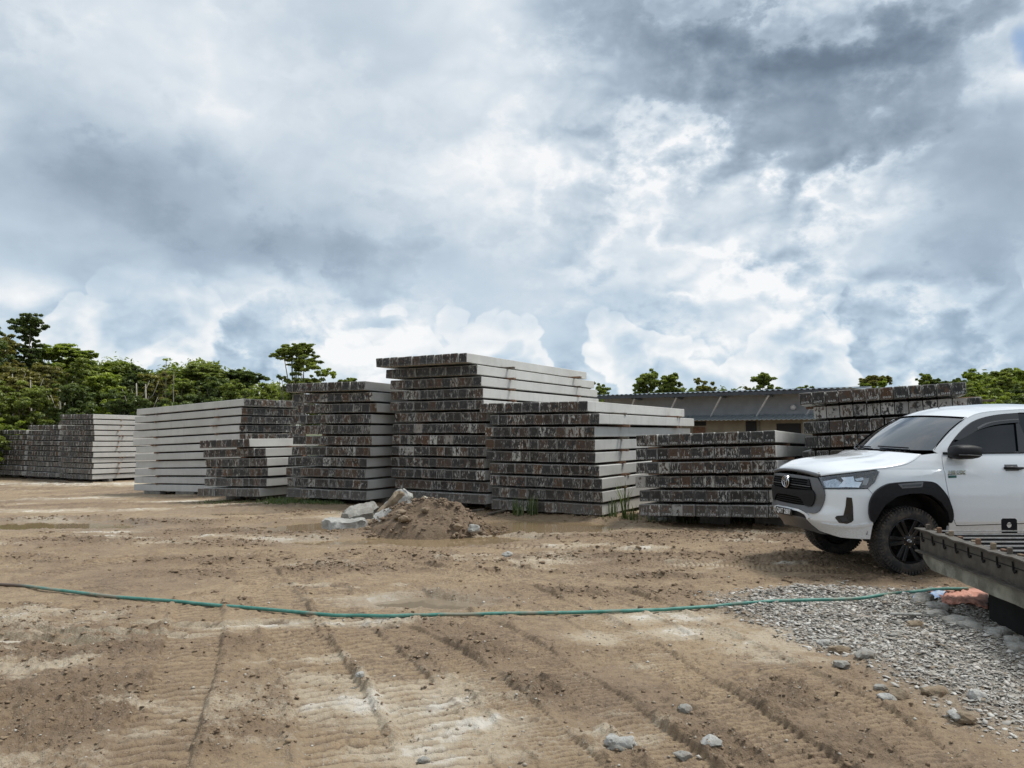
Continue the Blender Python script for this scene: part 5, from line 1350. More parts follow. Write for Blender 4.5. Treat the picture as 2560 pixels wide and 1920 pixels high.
# timber scraps and stray boards by the stacks
for i, (a, b, w_, lb) in enumerate([((1222, 1290), (1262, 1283), .09, 'grey board lying in the shade at the foot of the tallest stack'), ((1165, 1284), (1208, 1281), .07, 'thin plank at the water edge below the tallest stack'),
                                   ((70, 1200), (165, 1205), .1, 'long weathered board under the far left stacks'), ((120, 1207), (230, 1210), .1, 'second weathered board lying below the far left stacks'), ((690, 1258), (720, 1256), .06, 'splintered offcut near the short stack')]):
    A = gpt(*a); B = gpt(*b); A = G(a[0], a[1], float(base_z(A.x, A.y))); B = G(b[0], b[1], float(base_z(B.x, B.y)))
    mb = MB(); mb.bar(A + Vector((0, 0, .04)), B + Vector((0, 0, .06)), w_, .035); tag(mb.build('board', M['grey_timber'], bevel=.004), lb, 'board')

# ------------------------------------------------------------------ vegetation
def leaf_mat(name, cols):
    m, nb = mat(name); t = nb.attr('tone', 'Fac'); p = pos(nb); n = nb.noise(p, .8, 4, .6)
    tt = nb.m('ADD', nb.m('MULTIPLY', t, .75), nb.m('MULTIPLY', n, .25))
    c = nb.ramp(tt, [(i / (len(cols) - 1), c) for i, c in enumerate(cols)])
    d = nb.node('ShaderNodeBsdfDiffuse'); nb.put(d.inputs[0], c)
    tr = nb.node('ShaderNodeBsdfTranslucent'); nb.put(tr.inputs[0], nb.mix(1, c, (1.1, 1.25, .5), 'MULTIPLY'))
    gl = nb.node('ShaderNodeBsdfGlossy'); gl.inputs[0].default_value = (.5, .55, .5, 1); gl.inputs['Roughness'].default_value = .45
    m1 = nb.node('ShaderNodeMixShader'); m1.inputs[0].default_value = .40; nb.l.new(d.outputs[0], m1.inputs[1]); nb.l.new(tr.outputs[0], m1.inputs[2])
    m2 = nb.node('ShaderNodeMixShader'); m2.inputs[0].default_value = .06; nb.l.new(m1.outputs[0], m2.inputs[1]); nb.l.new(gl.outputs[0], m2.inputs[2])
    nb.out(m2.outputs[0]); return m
LM = {'dark': leaf_mat('dark leaves', [(0.045, 0.059, 0.020), (0.080, 0.108, 0.031), (0.136, 0.170, 0.045), (0.224, 0.250, 0.065)]),
      'mid': leaf_mat('green leaves', [(0.068, 0.087, 0.021), (0.134, 0.166, 0.035), (0.246, 0.280, 0.057), (0.387, 0.414, 0.089)]),
      'light': leaf_mat('bright leaves', [(0.089, 0.117, 0.021), (0.189, 0.243, 0.036), (0.336, 0.386, 0.061), (0.493, 0.538, 0.107)]),
      'olive': leaf_mat('olive leaves', [(0.082, 0.075, 0.025), (0.159, 0.145, 0.043), (0.258, 0.228, 0.062), (0.387, 0.331, 0.106)]),
      'grass': leaf_mat('grass blades', [(.05, .075, .03), (.09, .13, .05), (.15, .19, .08), (.26, .26, .14)])}
def leaves(name, C, Rr, nleaf, size, m, parent, rs, flat=.5, base=0.0, top=1.0, droop=0):
    """clumps: centres C (n,3), radii Rr (n,3)"""
    n = len(C); per = nleaf
    idx = np.repeat(np.arange(n), per); N = len(idx)
    d = rs.normal(size=(N, 3)); d /= np.linalg.norm(d, axis=1)[:, None]; r = rs.rand(N) ** .45 * (1 + .5 * (rs.rand(N) < .18) * rs.rand(N))
    P = C[idx] + d * Rr[idx] * r[:, None]
    nrm = d * .6 + np.array([0, 0, flat]) + rs.normal(size=(N, 3)) * .55; nrm /= np.linalg.norm(nrm, axis=1)[:, None]
    t = np.cross(nrm, rs.normal(size=(N, 3))); t /= np.linalg.norm(t, axis=1)[:, None] + 1e-9; b = np.cross(nrm, t)
    s = size * rs.uniform(.55, 1.35, N)[:, None]
    q = [P - t * s, P + b * s * .55, P + t * s + nrm * s * .2 * 0 - np.array([0, 0, 1]) * s * droop, P - b * s * .55]
    V = np.stack(q, 1).reshape(-1, 3)
    F_ = np.arange(N * 4, dtype=np.int32)
    me = bpy.data.meshes.new(name); me.vertices.add(N * 4); me.vertices.foreach_set('co', V.astype(np.float32).ravel())
    me.loops.add(N * 4); me.loops.foreach_set('vertex_index', F_); me.polygons.add(N); me.polygons.foreach_set('loop_start', np.arange(0, N * 4, 4, dtype=np.int32))
    ct = rs.rand(n)
    tone = np.clip(.15 + .35 * ct[idx] + .30 * np.clip(d[:, 2] * r, -.6, 1) + .25 * rs.rand(N) + .12 * (P[:, 2] - P[:, 2].min()) / max(np.ptp(P[:, 2]), .1), 0, 1)  # light from above put into leaf tone: upper leaves lighter, lower darker
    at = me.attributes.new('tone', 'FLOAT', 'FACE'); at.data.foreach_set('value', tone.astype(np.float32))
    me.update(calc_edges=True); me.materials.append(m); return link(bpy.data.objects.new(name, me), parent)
def tree(px, top, w, Y, kind, label, bottom=None, leafk='mid', n=26, seed=0, name='tree', bark='bark', cat='tree', group=None, lsz=None, per=150, rot=0):
    """px: crown centre pixel, top: pixel of its top, w: crown width in pixels"""
    rs = np.random.RandomState(seed * 13 + 5); rr = random.Random(seed)
    tp = W(px, top, Y); gx, gy = tp.x, tp.y; z0 = float(base_z(gx, gy)) - .05 if Y < 45 else -.6
    H = tp.z - z0; Wm = w / F * Y; root = empty(name, (gx, gy, z0)); tag(root, label, cat, group)
    lsz = lsz or Y * .0017
    if kind == 'umbrella':      # flat tiers on ascending limbs
        C = []; Rad = []
        for i in range(n):
            a = rr.uniform(0, 6.28); r = Wm * .5 * rr.uniform(.05, .92) ** .7; zt = H * (1 - .05) - H * .35 * rr.random() ** 1.7 * (Wm / H) - (r / (Wm * .5)) ** 2 * H * .07
            C.append((math.cos(a) * r, math.sin(a) * r, zt)); k = Wm * rr.uniform(.10, .17); Rad.append((k, k, k * .34))
    elif kind == 'dense':
        C = []; Rad = []; hb = H * (.30 if bottom is None else bottom)
        for i in range(n):
            a = rr.uniform(0, 6.28); u = rr.uniform(0, 1); ph = math.sin(math.pi * min(.12 + u * .82, 1)) ** .55
            r = Wm * .5 * ph * rr.uniform(.35, .88); C.append((math.cos(a) * r, math.sin(a) * r, hb + (H - hb) * u * .93)); k = Wm * rr.uniform(.11, .2); Rad.append((k, k, k * rr.uniform(.6, .85)))
    elif kind == 'emergent':
        C = []; Rad = []
        for i in range(n):
            a = rr.uniform(0, 6.28); u = rr.random(); r = Wm * .5 * rr.uniform(.2, .85) * (1 - .35 * u); C.append((math.cos(a) * r, math.sin(a) * r, H * (.52 + .45 * u))); k = Wm * rr.uniform(.09, .17); Rad.append((k, k, k * .8))
    elif kind == 'sparse':
        C = []; Rad = []
        for i in range(n):
            a = rr.uniform(0, 6.28); u = rr.random() ** .7; r = Wm * .5 * rr.uniform(.3, 1) * (.4 + .6 * u); C.append((math.cos(a) * r, math.sin(a) * r, H * (.62 + .36 * u))); k = Wm * rr.uniform(.06, .1); Rad.append((k, k, k * .6))
        per = int(per * .4)
    elif kind == 'bush':
        C = []; Rad = []
        for i in range(n):
            a = rr.uniform(0, 6.28); r = Wm * .5 * rr.random() ** .5; C.append((math.cos(a) * r, math.sin(a) * r * .7, H * (.15 + .70 * rr.random() * (1 - (r / (Wm * .5)) ** 2 * .6)))); k = min(Wm, H * 1.5) * rr.uniform(.13, .22); Rad.append((k, k, k * .75))
    elif kind == 'tuft':       # thin stem with drooping rosettes
        C = [(0, 0, H * .97), (Wm * .25, 0, H * .86), (-Wm * .25, .1, H * .80)]; Rad = [(Wm * .5, Wm * .5, Wm * .12), (Wm * .4, Wm * .4, Wm * .1), (Wm * .3, Wm * .3, Wm * .1)]; per = 40
    C = np.array(C); Rad = np.array(Rad)
    if kind != 'tuft':         # break every mass into many smaller sprays
        q = 7; d_ = rs.normal(size=(len(C) * q, 3)); d_ /= np.linalg.norm(d_, axis=1)[:, None]
        C0 = C; C = np.repeat(C, q, 0) + d_ * np.repeat(Rad, q, 0) * rs.uniform(.3, 1.8, len(d_))[:, None]; Rad = np.repeat(Rad, q, 0) * rs.uniform(.18, .55, (len(d_), 1)) * np.array([1.15, 1.15, .7]); per = int(per * .85)
        C[:, 2] = np.minimum(C[:, 2], H * 1.01); 
    else: C0 = C
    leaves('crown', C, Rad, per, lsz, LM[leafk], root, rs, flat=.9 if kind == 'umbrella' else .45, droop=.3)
    if kind != 'bush':
        mb = MB(); r0 = max(.05, H * .014 if kind != 'tuft' else H * .008); lean = rr.uniform(-.04, .04) * H
        th = H * (.80 if kind in ('emergent', 'dense', 'tuft') else .66)
        if kind == 'tuft': th = H * .97
        tr = [Vector((lean * (k / 6) ** 1.5 + rr.uniform(-.02, .02) * H * .3 * (0 < k < 6), rr.uniform(-.05, .05), th * k / 6)) for k in range(7)]
        mb.tube(tr, [r0 * (1 - .11 * k) for k in range(7)], 7)
        sel = list(range(len(C0))); rr.shuffle(sel)
        for i in sel[:9 if kind != 'tuft' else 0]:
            c = Vector(C0[i]); f = rr.uniform(.45, .95); b0 = tr[int(f * 6)]; mid = b0.lerp(c, .5) + Vector((0, 0, -.05 * H + .05 * H * rr.random()))
            mb.tube([b0, mid, c], [r0 * .45, r0 * .3, r0 * .12], 5)
        mb.build('trunk', M[bark], root, smooth=True)
    return root
GRP = 'trees of the forest edge behind the stacks'
TL = [  # forest edge at the left
 (-95, 800, 220, 46, 'emergent', 'dark', 34, 'tall dark tree at the left border of the view'),
 (8, 838, 110, 50, 'emergent', 'olive', 22, 'olive leaved tree half cut by the left border'),
 (72, 786, 96, 52, 'emergent', 'dark', 30, 'tallest dark emergent tree with an open rounded crown at far left'),
 (20, 900, 130, 46, 'dense', 'olive', 26, 'brownish thin leaved tree below the tallest tree'),
 (160, 850, 140, 55, 'umbrella', 'light', 24, 'flat topped light tree right of the tallest tree'),
 (115, 905, 120, 47, 'dense', 'olive', 24, 'dull olive tree in front of the flat topped tree'),
 (205, 888, 120, 50, 'dense', 'mid', 30, 'round green tree below the flat topped light tree'),
 (265, 925, 110, 50, 'dense', 'light', 28, 'bright leaved tree left of the small umbrella tree'),
 (305, 893, 80, 58, 'umbrella', 'light', 16, 'small pale umbrella tree above the forest line'),
 (352, 900, 100, 55, 'dense', 'dark', 28, 'dark rounded tree near the forest middle'),
 (395, 925, 90, 50, 'dense', 'olive', 24, 'olive tree behind the pale dead trunks'),
 (417, 890, 26, 48, 'tuft', 'light', 3, 'taller thin stem with a drooping leaf rosette'),
 (440, 912, 26, 48, 'tuft', 'light', 3, 'shorter thin stem with a drooping leaf rosette'),
 (455, 940, 100, 52, 'dense', 'mid', 26, 'green tree right of the thin rosette stems'),
 (512, 907, 120, 55, 'umbrella', 'mid', 26, 'broad spreading tree left of the forest gap'),
 (530, 935, 120, 52, 'dense', 'dark', 30, 'dense dark tree under the broad spreading tree'),
 (612, 917, 90, 56, 'umbrella', 'dark', 20, 'dark umbrella tree near the right end of the forest'),
 (575, 940, 80, 54, 'umbrella', 'mid', 16, 'low spreading tree between the two umbrella crowns'),
 (600, 965, 130, 52, 'dense', 'mid', 28, 'green tree under the dark umbrella tree'),
 (672, 958, 80, 50, 'dense', 'mid', 22, 'last rounded tree at the right end of the forest'),
 (60, 960, 150, 42, 'dense', 'mid', 26, 'shaded tree low at the far left'),
 (190, 960, 140, 43, 'dense', 'dark', 26, 'dark low tree behind the leftmost stacks'),
 (320, 975, 120, 43, 'dense', 'dark', 24, 'dark low tree behind the bright bush'),
 (450, 985, 150, 46, 'dense', 'dark', 24, 'dark low tree above the wide grey stack'),
 (-60, 930, 160, 40, 'dense', 'mid', 26, 'green tree cut off by the left border'),
]
for i, (px, tp, w, Y, kd, lf, n, lb) in enumerate(TL):
    tree(px, tp, w, Y, kd, lb, leafk=lf, n=int(n * 1.7), seed=i + 1, group=GRP, bark='pale_bark' if i % 3 == 0 else 'bark', bottom=.08 if kd == 'dense' else None, per=170)
for i, (px, tp, w, Y, lf, lb) in enumerate([(245, 1003, 90, 41, 'light', 'bright green bush above the leftmost stacks'), (310, 1008, 70, 41, 'mid', 'darker bush right of the bright green bush'), (30, 1040, 120, 40, 'light', 'green bush behind the far left stack'),
                                            (690, 1000, 60, 36, 'mid', 'bush behind the stack left of the tallest'), (700, 960, 40, 34, 'dark', 'thin leafy shrub beside the lone tree'), (140, 1000, 120, 42, 'dark', 'dark bush between the far left stacks and the forest'), (430, 1005, 150, 44, 'mid', 'wide tall grass thicket over the grey stack'), (560, 990, 150, 44, 'dark', 'dark undergrowth right of the grass thicket'), (-60, 1010, 140, 38, 'mid', 'bush at the left border')]):
    tree(px, tp, w, Y, 'bush', lb, leafk=lf, n=26, seed=60 + i, name='bush', cat='bush', group='bushes in front of the forest', per=130)
# pale bare trunks inside the forest edge
for i, (px, t_, b_, lb) in enumerate([(25, 935, 1030, 'slim pale trunk at far left'), (70, 950, 1040, 'second slim pale trunk from the left'), (143, 960, 1030, 'slim pale trunk below the flat topped tree'), (155, 975, 1028, 'thin forked trunk beside the slim pale trunk'), (335, 958, 1000, 'forked bare pale trunk in the forest middle'), (358, 960, 1000, 'pair of bare stems right of the forked trunk')]):
    a = W(px, b_, 45.5); a.z = -.6; c = W(px + 6, t_, 45.5); root = empty('bare_tree', a); tag(root, lb, 'tree trunk', 'bare pale trunks in the forest')
    mb = MB(); d = c - a; mb.tube([Vector((0, 0, 0)), d * .5 + Vector((.2, 0, 0)), d], [.075, .06, .03], 6)
    for k in range(3): q = d * (.6 + .09 * k); mb.tube([q, q + Vector((.5 * (-1) ** k, 0, .5)), q + Vector((.8 * (-1) ** k, 0, 1.3))], [.03, .02, .01], 5)
    mb.build('trunk', M['pale_bark'], root, smooth=True)
# lone trees behind the centre
tree(742, 846, 104, 37, 'umbrella', 'tall lone tree with tiered flat crown left of the tallest stack', leafk='mid', n=30, seed=101, bark='pale_bark', per=150)
tree(768, 872, 84, 36, 'dense', 'vine covered dense tree joined to the tall lone tree', leafk='mid', n=34, seed=102, bottom=.35, per=150)
tree(822, 912, 70, 36, 'dense', 'low bright green tree right of the vine covered tree', leafk='light', n=22, seed=103, bottom=.4)
tree(868, 928, 60, 38, 'umbrella', 'low spreading tree just left of the tallest stack', leafk='mid', n=16, seed=104)
tree(722, 928, 60, 35, 'sparse', 'open shrub with large leaves left of the lone tree', leafk='dark', n=20, seed=105)
# behind the building
tree(1497, 956, 62, 48, 'dense', 'small green tree peeking out right of the tallest stack', leafk='mid', n=24, seed=110, bottom=.4)
tree(1620, 927, 84, 50, 'dense', 'left half of the rounded twin crown above the building roof', leafk='mid', n=36, seed=111, bottom=.45, per=180)
tree(1678, 934, 74, 51, 'dense', 'right half of the rounded twin crown above the building roof', leafk='mid', n=34, seed=112, bottom=.45, per=180)
tree(1757, 945, 72, 52, 'sparse', 'sparse tree with bare branches above the building roof', leafk='olive', n=34, seed=113, bark='pale_bark')
tree(1903, 930, 74, 50, 'dense', 'single rounded tree above the right of the building roof', leafk='mid', n=40, seed=114, bottom=.4, per=190)
tree(1868, 962, 36, 50, 'sparse', 'small leafy sprig left of the single rounded tree', leafk='olive', n=14, seed=115)
tree(2008, 955, 62, 50, 'umbrella', 'low spreading tree above the left end of the stack behind the pickup', leafk='mid', n=20, seed=116)
tree(2190, 924, 62, 52, 'umbrella', 'airy flat crowned tree above the middle of the stack behind the pickup', leafk='olive', n=22, seed=117)
tree(2212, 940, 40, 50, 'dense', 'bright little round tree beside the airy flat crowned tree', leafk='light', n=18, seed=118, bottom=.5)
tree(2165, 950, 44, 51, 'umbrella', 'low small tree left of the airy flat crowned tree', leafk='mid', n=14, seed=119)
tree(2316, 912, 44, 52, 'dense', 'narrow upright tree above the right of the stack behind the pickup', leafk='mid', n=22, seed=120, bottom=.5)
tree(2345, 934, 60, 52, 'umbrella', 'low dark tree right of the narrow upright tree', leafk='dark', n=18, seed=121)
tree(2385, 936, 60, 53, 'umbrella', 'low dull tree left of the right hand forest', leafk='dark', n=18, seed=122)
for i, (px, tp, w, Y, kd, lf, lb) in enumerate([
    (2440, 912, 100, 50, 'dense', 'light', 'yellow green tree starting the right hand forest'), (2510, 915, 100, 54, 'umbrella', 'mid', 'spreading tree topping the right hand forest'), (2500, 935, 120, 47, 'dense', 'mid', 'broad green tree in the right hand forest'),
    (2570, 918, 120, 50, 'dense', 'light', 'light green tree at the right border'), (2430, 960, 120, 43, 'dense', 'mid', 'lower green tree behind the pickup roof'), (2530, 965, 130, 42, 'dense', 'dark', 'darker low tree at the right border'),
    (2640, 925, 140, 48, 'dense', 'mid', 'green tree beyond the right border'), (2470, 985, 110, 40, 'dense', 'light', 'lowest bright tree above the pickup roof'), (2620, 975, 140, 40, 'dense', 'dark', 'low dark tree beyond the right border')]):
    tree(px, tp, w, Y, kd, lb, leafk=lf, n=40, seed=140 + i, bottom=.05, group='trees of the forest at the right', per=160, bark='pale_bark')
# distant wood on the horizon
rs = np.random.RandomState(9); C = []; Rad = []
for px in range(1380, 2420, 9):
    p = W(px, 985 + 10 * math.sin(px * .013) + rs.randint(-7, 10), 88); k = rs.uniform(1.2, 2.2)
    for q in range(3): C.append((p.x + rs.uniform(-1, 1), p.y + rs.uniform(-3, 3), max(p.z - k * .8 - q * 2.0, 0))); Rad.append((k * 1.2, k, k * .9))
for px in list(range(-500, 720, 10)):
    p = W(px, 990 + 14 * math.sin(px * .011) + rs.randint(-10, 10), 66); k = rs.uniform(1.0, 1.8)
    for q in range(3): C.append((p.x + rs.uniform(-1, 1), p.y + rs.uniform(-3, 3), max(p.z - k * .5 - q * 1.8, 0))); Rad.append((k * 1.3, k, k))
for px in list(range(2420, 3000, 12)):
    p = W(px, 960 + 8 * math.sin(px * .02) + rs.randint(-7, 9), 64); k = rs.uniform(1.0, 1.8)
    for q in range(4): C.append((p.x + rs.uniform(-1, 1), p.y + rs.uniform(-3, 3), max(p.z - k * .5 - q * 1.6, 0))); Rad.append((k * 1.3, k, k))
o = leaves('distant_wood', np.array(C), np.array(Rad), 90, .30, LM['dark'], None, rs)
tag(o, 'dark green wood closing the horizon behind the building and stacks', 'wood', kind='stuff')

# the forest behind the first trees, one closed canopy
C = []; Rad = []; rs = np.random.RandomState(19)
for px in range(-420, 715, 7):
    topy = 902 + 42 * ((px - 40) / 620) + 16 * math.sin(px * .021) + 10 * math.sin(px * .057 + 1) if px < 640 else 965
    p = W(px, topy + rs.randint(-9, 14), 60 + rs.uniform(-3, 4))
    for q in range(6): k = rs.uniform(.6, 1.25); C.append((p.x + rs.uniform(-1, 1), p.y + rs.uniform(-2, 1), p.z - k * .6 - q * 1.15 * rs.uniform(.8, 1.2))); Rad.append((k * 1.1, k, k * .8))
o = leaves('forest', np.array(C), np.array(Rad), 150, .15, LM['mid'], None, rs); tag(o, 'closed green forest canopy behind the first trees at the left', 'forest', kind='stuff')

# grass and weeds
def blades(name, spots, m, label, cat, kind=None, seed=0, parent=None, wid=.006, up=(.06, .22)):
    r = np.random.RandomState(seed); V = []; Fc = []; tn = []
    for (x, y, z, n, sp, hs) in spots:
        for _ in range(n):
            a = r.rand() * 6.283; d = sp * r.rand() ** .5; bx, by = x + math.cos(a) * d, y + math.sin(a) * d
            h = hs * r.uniform(.5, 1.1); la = r.rand() * 6.283; ln = h * r.uniform(.1, .6); w_ = wid * r.uniform(.7, 1.5) * (1 + h)
            ox, oy = -math.sin(la) * w_, math.cos(la) * w_; b = len(V)
            V += [(bx - ox, by - oy, z - .02), (bx + ox, by + oy, z - .02), (bx + math.cos(la) * ln * .35 + ox * .8, by + math.sin(la) * ln * .35 + oy * .8, z + h * .6), (bx + math.cos(la) * ln * .35 - ox * .8, by + math.sin(la) * ln * .35 - oy * .8, z + h * .6), (bx + math.cos(la) * ln, by + math.sin(la) * ln, z + h)]
            Fc += [(b, b + 1, b + 2, b + 3), (b + 3, b + 2, b + 4)]; t = r.rand(); tn += [t, t]
    me = bpy.data.meshes.new(name); me.from_pydata(V, [], Fc); at = me.attributes.new('tone', 'FLOAT', 'FACE'); at.data.foreach_set('value', tn); me.materials.append(m); me.update()
    o = link(bpy.data.objects.new(name, me), parent); tag(o, label, cat, None, kind); return o
r = random.Random(3); sp_ = []
for i in range(150):
    g = G(r.uniform(660, 850), r.uniform(1247, 1263)); sp_.append((g.x, g.y, float(base_z(g.x, g.y)) + .0, 26, .22, r.uniform(.05, .15)))
for i in range(60):
    px = r.uniform(1480, 2000); g = G(px, 1296 + (px - 1480) * .02 + r.uniform(-6, 8)); sp_.append((g.x, g.y, 0.0, 9, .25, r.uniform(.05, .16)))
for i in range(30):
    g = G(r.uniform(500, 660), r.uniform(1243, 1250)); sp_.append((g.x, g.y, float(base_z(g.x, g.y)), 10, .2, r.uniform(.04, .1)))
blades('grass', sp_, LM['grass'], 'short green grass growing along the foot of the stacks', 'grass', 'stuff', 1)
for i, (px, py, n, sp, h, lb) in enumerate([(1296, 1292, 34, .12, .36, 'left grass tuft at the puddle edge before the stacks'), (1330, 1290, 40, .12, .40, 'right grass tuft at the puddle edge before the stacks'), (1562, 1298, 16, .06, .75, 'tall thin weed in front of the gap between stacks'),
                                      (1532, 1296, 14, .07, .4, 'small weed left of the tall thin weed'), (1590, 1300, 18, .12, .3, 'low weed at the corner of the low stack'), (1846, 1306, 18, .15, .35, 'arching weed below the low stack'), (1872, 1306, 14, .1, .3, 'leafy weed near the pickup bumper'), (1640, 1300, 14, .15, .2, 'short weed beside the white stone')]):
    g = G(px, py); blades('weed', [(0, 0, 0, n, sp, h)], LM['grass'], lb, 'weed', None, 20 + i, wid=.007).location = (g.x, g.y, gz(g.x, g.y))

# ------------------------------------------------------------------ site building
BA = Vector((5.0, 41.5)); BB = Vector((15.1, 34.65)); bd = (BB - BA).normalized(); bn = Vector((bd.y, -bd.x))     # bn points to the yard
if bn.y > 0: bn = -bn
BLD = empty('site_building', (BA.x, BA.y, -.1)); tag(BLD, 'single storey site building with grey upper wall, metal awning and sloping roof', 'building')
Lb = (BB - BA).length
def bw(s, o_, z): p = bd * s + bn * o_; return Vector((p.x, p.y, z))
def bquad(name, s0, s1, z0, z1, o_, m, th=.06, parent=BLD):
    mb = MB(); mb.bar(bw(s0, o_, (z0 + z1) / 2), bw(s1, o_, (z0 + z1) / 2), th, z1 - z0); return mb.build(name, m, parent)
def corr(name, col, col2):
    m, nb = mat(name); p = pos(nb); n = nb.noise(p, 2, 6, .6); nb.out(nb.principled(nb.mix(n, col, col2), .38, None, .6, .5)); return m
wall_g = simple('grey upper wall', (.36, .38, .41), (.31, .33, .355), .85, 3, .15, coords='pos'); wall_b = simple('beige plaster', (.30, .27, .21), (.25, .225, .18), .9, 3, .2, coords='pos')
roof_m = corr('metal roofing', (.30, .36, .40), (.20, .25, .29)); awn_m = corr('metal awning', (.52, .60, .64), (.38, .45, .49)); steel_w = simple('white painted steel', (.62, .64, .66), (.5, .52, .55), .5, 5, .1); dark_m = simple('dark opening', (.008, .008, .01), (.012, .012, .014), .7, 5, .1)
bquad('wall', 0, Lb, 2.45, 3.62, -.02, wall_g, .2); bquad('wall', 0, Lb, 0, 2.45, -.02, wall_b, .2).name = 'lower_wall'
# corrugated sheets
def corrug(name, s0, s1, o0, z0, o1, z1, m, pitch=.2, amp=.03):
    n = int((s1 - s0) / pitch) * 4; vs = []; fs = []
    for i in range(n + 1):
        s_ = s0 + (s1 - s0) * i / n; k = i % 4; a = amp if k in (1, 2) else 0
        vs += [bw(s_, o0, z0 + a), bw(s_, o1, z1 + a)]
    for i in range(n): fs.append((2 * i, 2 * i + 1, 2 * i + 3, 2 * i + 2))
    mb = MB(); mb.add(vs, fs); o = mb.build(name, m, BLD); so_ = o.modifiers.new('s', 'SOLIDIFY'); so_.thickness = .012; return o
corrug('roof', -.6, Lb + .6, 1.55, 3.70, -7, 3.92, roof_m, .25, .04)
corrug('awning', 2.0, Lb, 1.25, 2.36, .09, 2.62, awn_m, .22, .035)
bquad('eave_beam', -.6, Lb + .6, 3.52, 3.66, 1.50, simple('dark fascia', (.05, .06, .075), (.035, .04, .05), .5, 5, .1), .08)
for s_ in np.arange(2.2, Lb, 2.24):
    mb = MB(); mb.bar(bw(s_, .1, 3.52), bw(s_, 1.48, 3.58), .09, .14); mb.build('rafter', roof_m, BLD)
    mb = MB(); mb.tube([bw(s_ + .2, 1.35, 3.50), bw(s_ - .6, .55, 2.58)], .045, 8); mb.build('strut', steel_w, BLD)
for (s0, s1, z0, z1, mt, nm) in [(5.0, 5.6, 1.0, 2.05, M['timber'], 'door'), (5.0, 5.65, 2.12, 2.32, dark_m, 'vent'), (7.65, 8.15, .8, 2.32, dark_m, 'shutter'), (8.22, 8.32, 0, 2.4, M['block'], 'post'), (9.1, 10.2, .9, 2.2, dark_m, 'window')]:
    bquad(nm, s0, s1, z0, z1, .10, mt, .06)
# side wall and back so the building is closed
mb = MB(); back = lambda s_, z: bw(s_, -6.5, z)
mb.add([bw(0, -.1, 0), back(0, 0), back(0, 4.2), bw(0, -.1, 3.6), bw(Lb, -.1, 0), back(Lb, 0), back(Lb, 4.2), bw(Lb, -.1, 3.6)], [(0, 1, 2, 3), (4, 7, 6, 5), (1, 5, 6, 2)]); mb.build('side_wall', wall_g, BLD)
c = bw(9.9, .2, 2.95); bm = bmesh.new(); bmesh.ops.create_uvsphere(bm, u_segments=16, v_segments=10, radius=.13); me = bpy.data.meshes.new('lamp_globe'); bm.to_mesh(me); bm.free(); me.materials.append(M['plate_white']); o = link(bpy.data.objects.new('lamp_globe', me), BLD); o.location = c
# boards sticking out behind the rear stack
for i, (z, lb) in enumerate([(2.02, 'upper weathered board sticking out right of the stack behind the pickup'), (1.93, 'lower weathered board sticking out right of the stack behind the pickup')]):
    a = W(2420, 1002 + i * 22, 12.9 + .4 * i); b = W(2487 - i * 14, 1001 + i * 24, 12.6 + .4 * i); mb = MB(); mb.bar(a, b, .09, .035); tag(mb.build('board', M['grey_timber'], bevel=.003), lb, 'board')

# ------------------------------------------------------------------ camera, light, sky
cam = bpy.data.cameras.new('camera'); cam.sensor_width = 36; cam.lens = F / 2560 * 36; cam.clip_start = .05; cam.clip_end = 6000
co = link(bpy.data.objects.new('camera', cam)); co.location = (0, 0, CAMH); co.rotation_euler = (math.pi / 2 + PITCH, 0, 0)
scene.camera = co
SUN_EL, SUN_AZ = 62.0, 70.0     # azimuth clockwise from +Y
sd = bpy.data.lights.new('sun', 'SUN'); sd.energy = SUN_E = 3.0; sd.angle = math.radians(14); sd.color = (1, .965, .90)
so = link(bpy.data.objects.new('sun', sd))
e, a = math.radians(SUN_EL), math.radians(SUN_AZ)
sdir = Vector((math.sin(a) * math.cos(e), math.cos(a) * math.cos(e), math.sin(e)))
so.rotation_euler = sdir.to_track_quat('Z', 'Y').to_euler(); so.location = sdir * 50

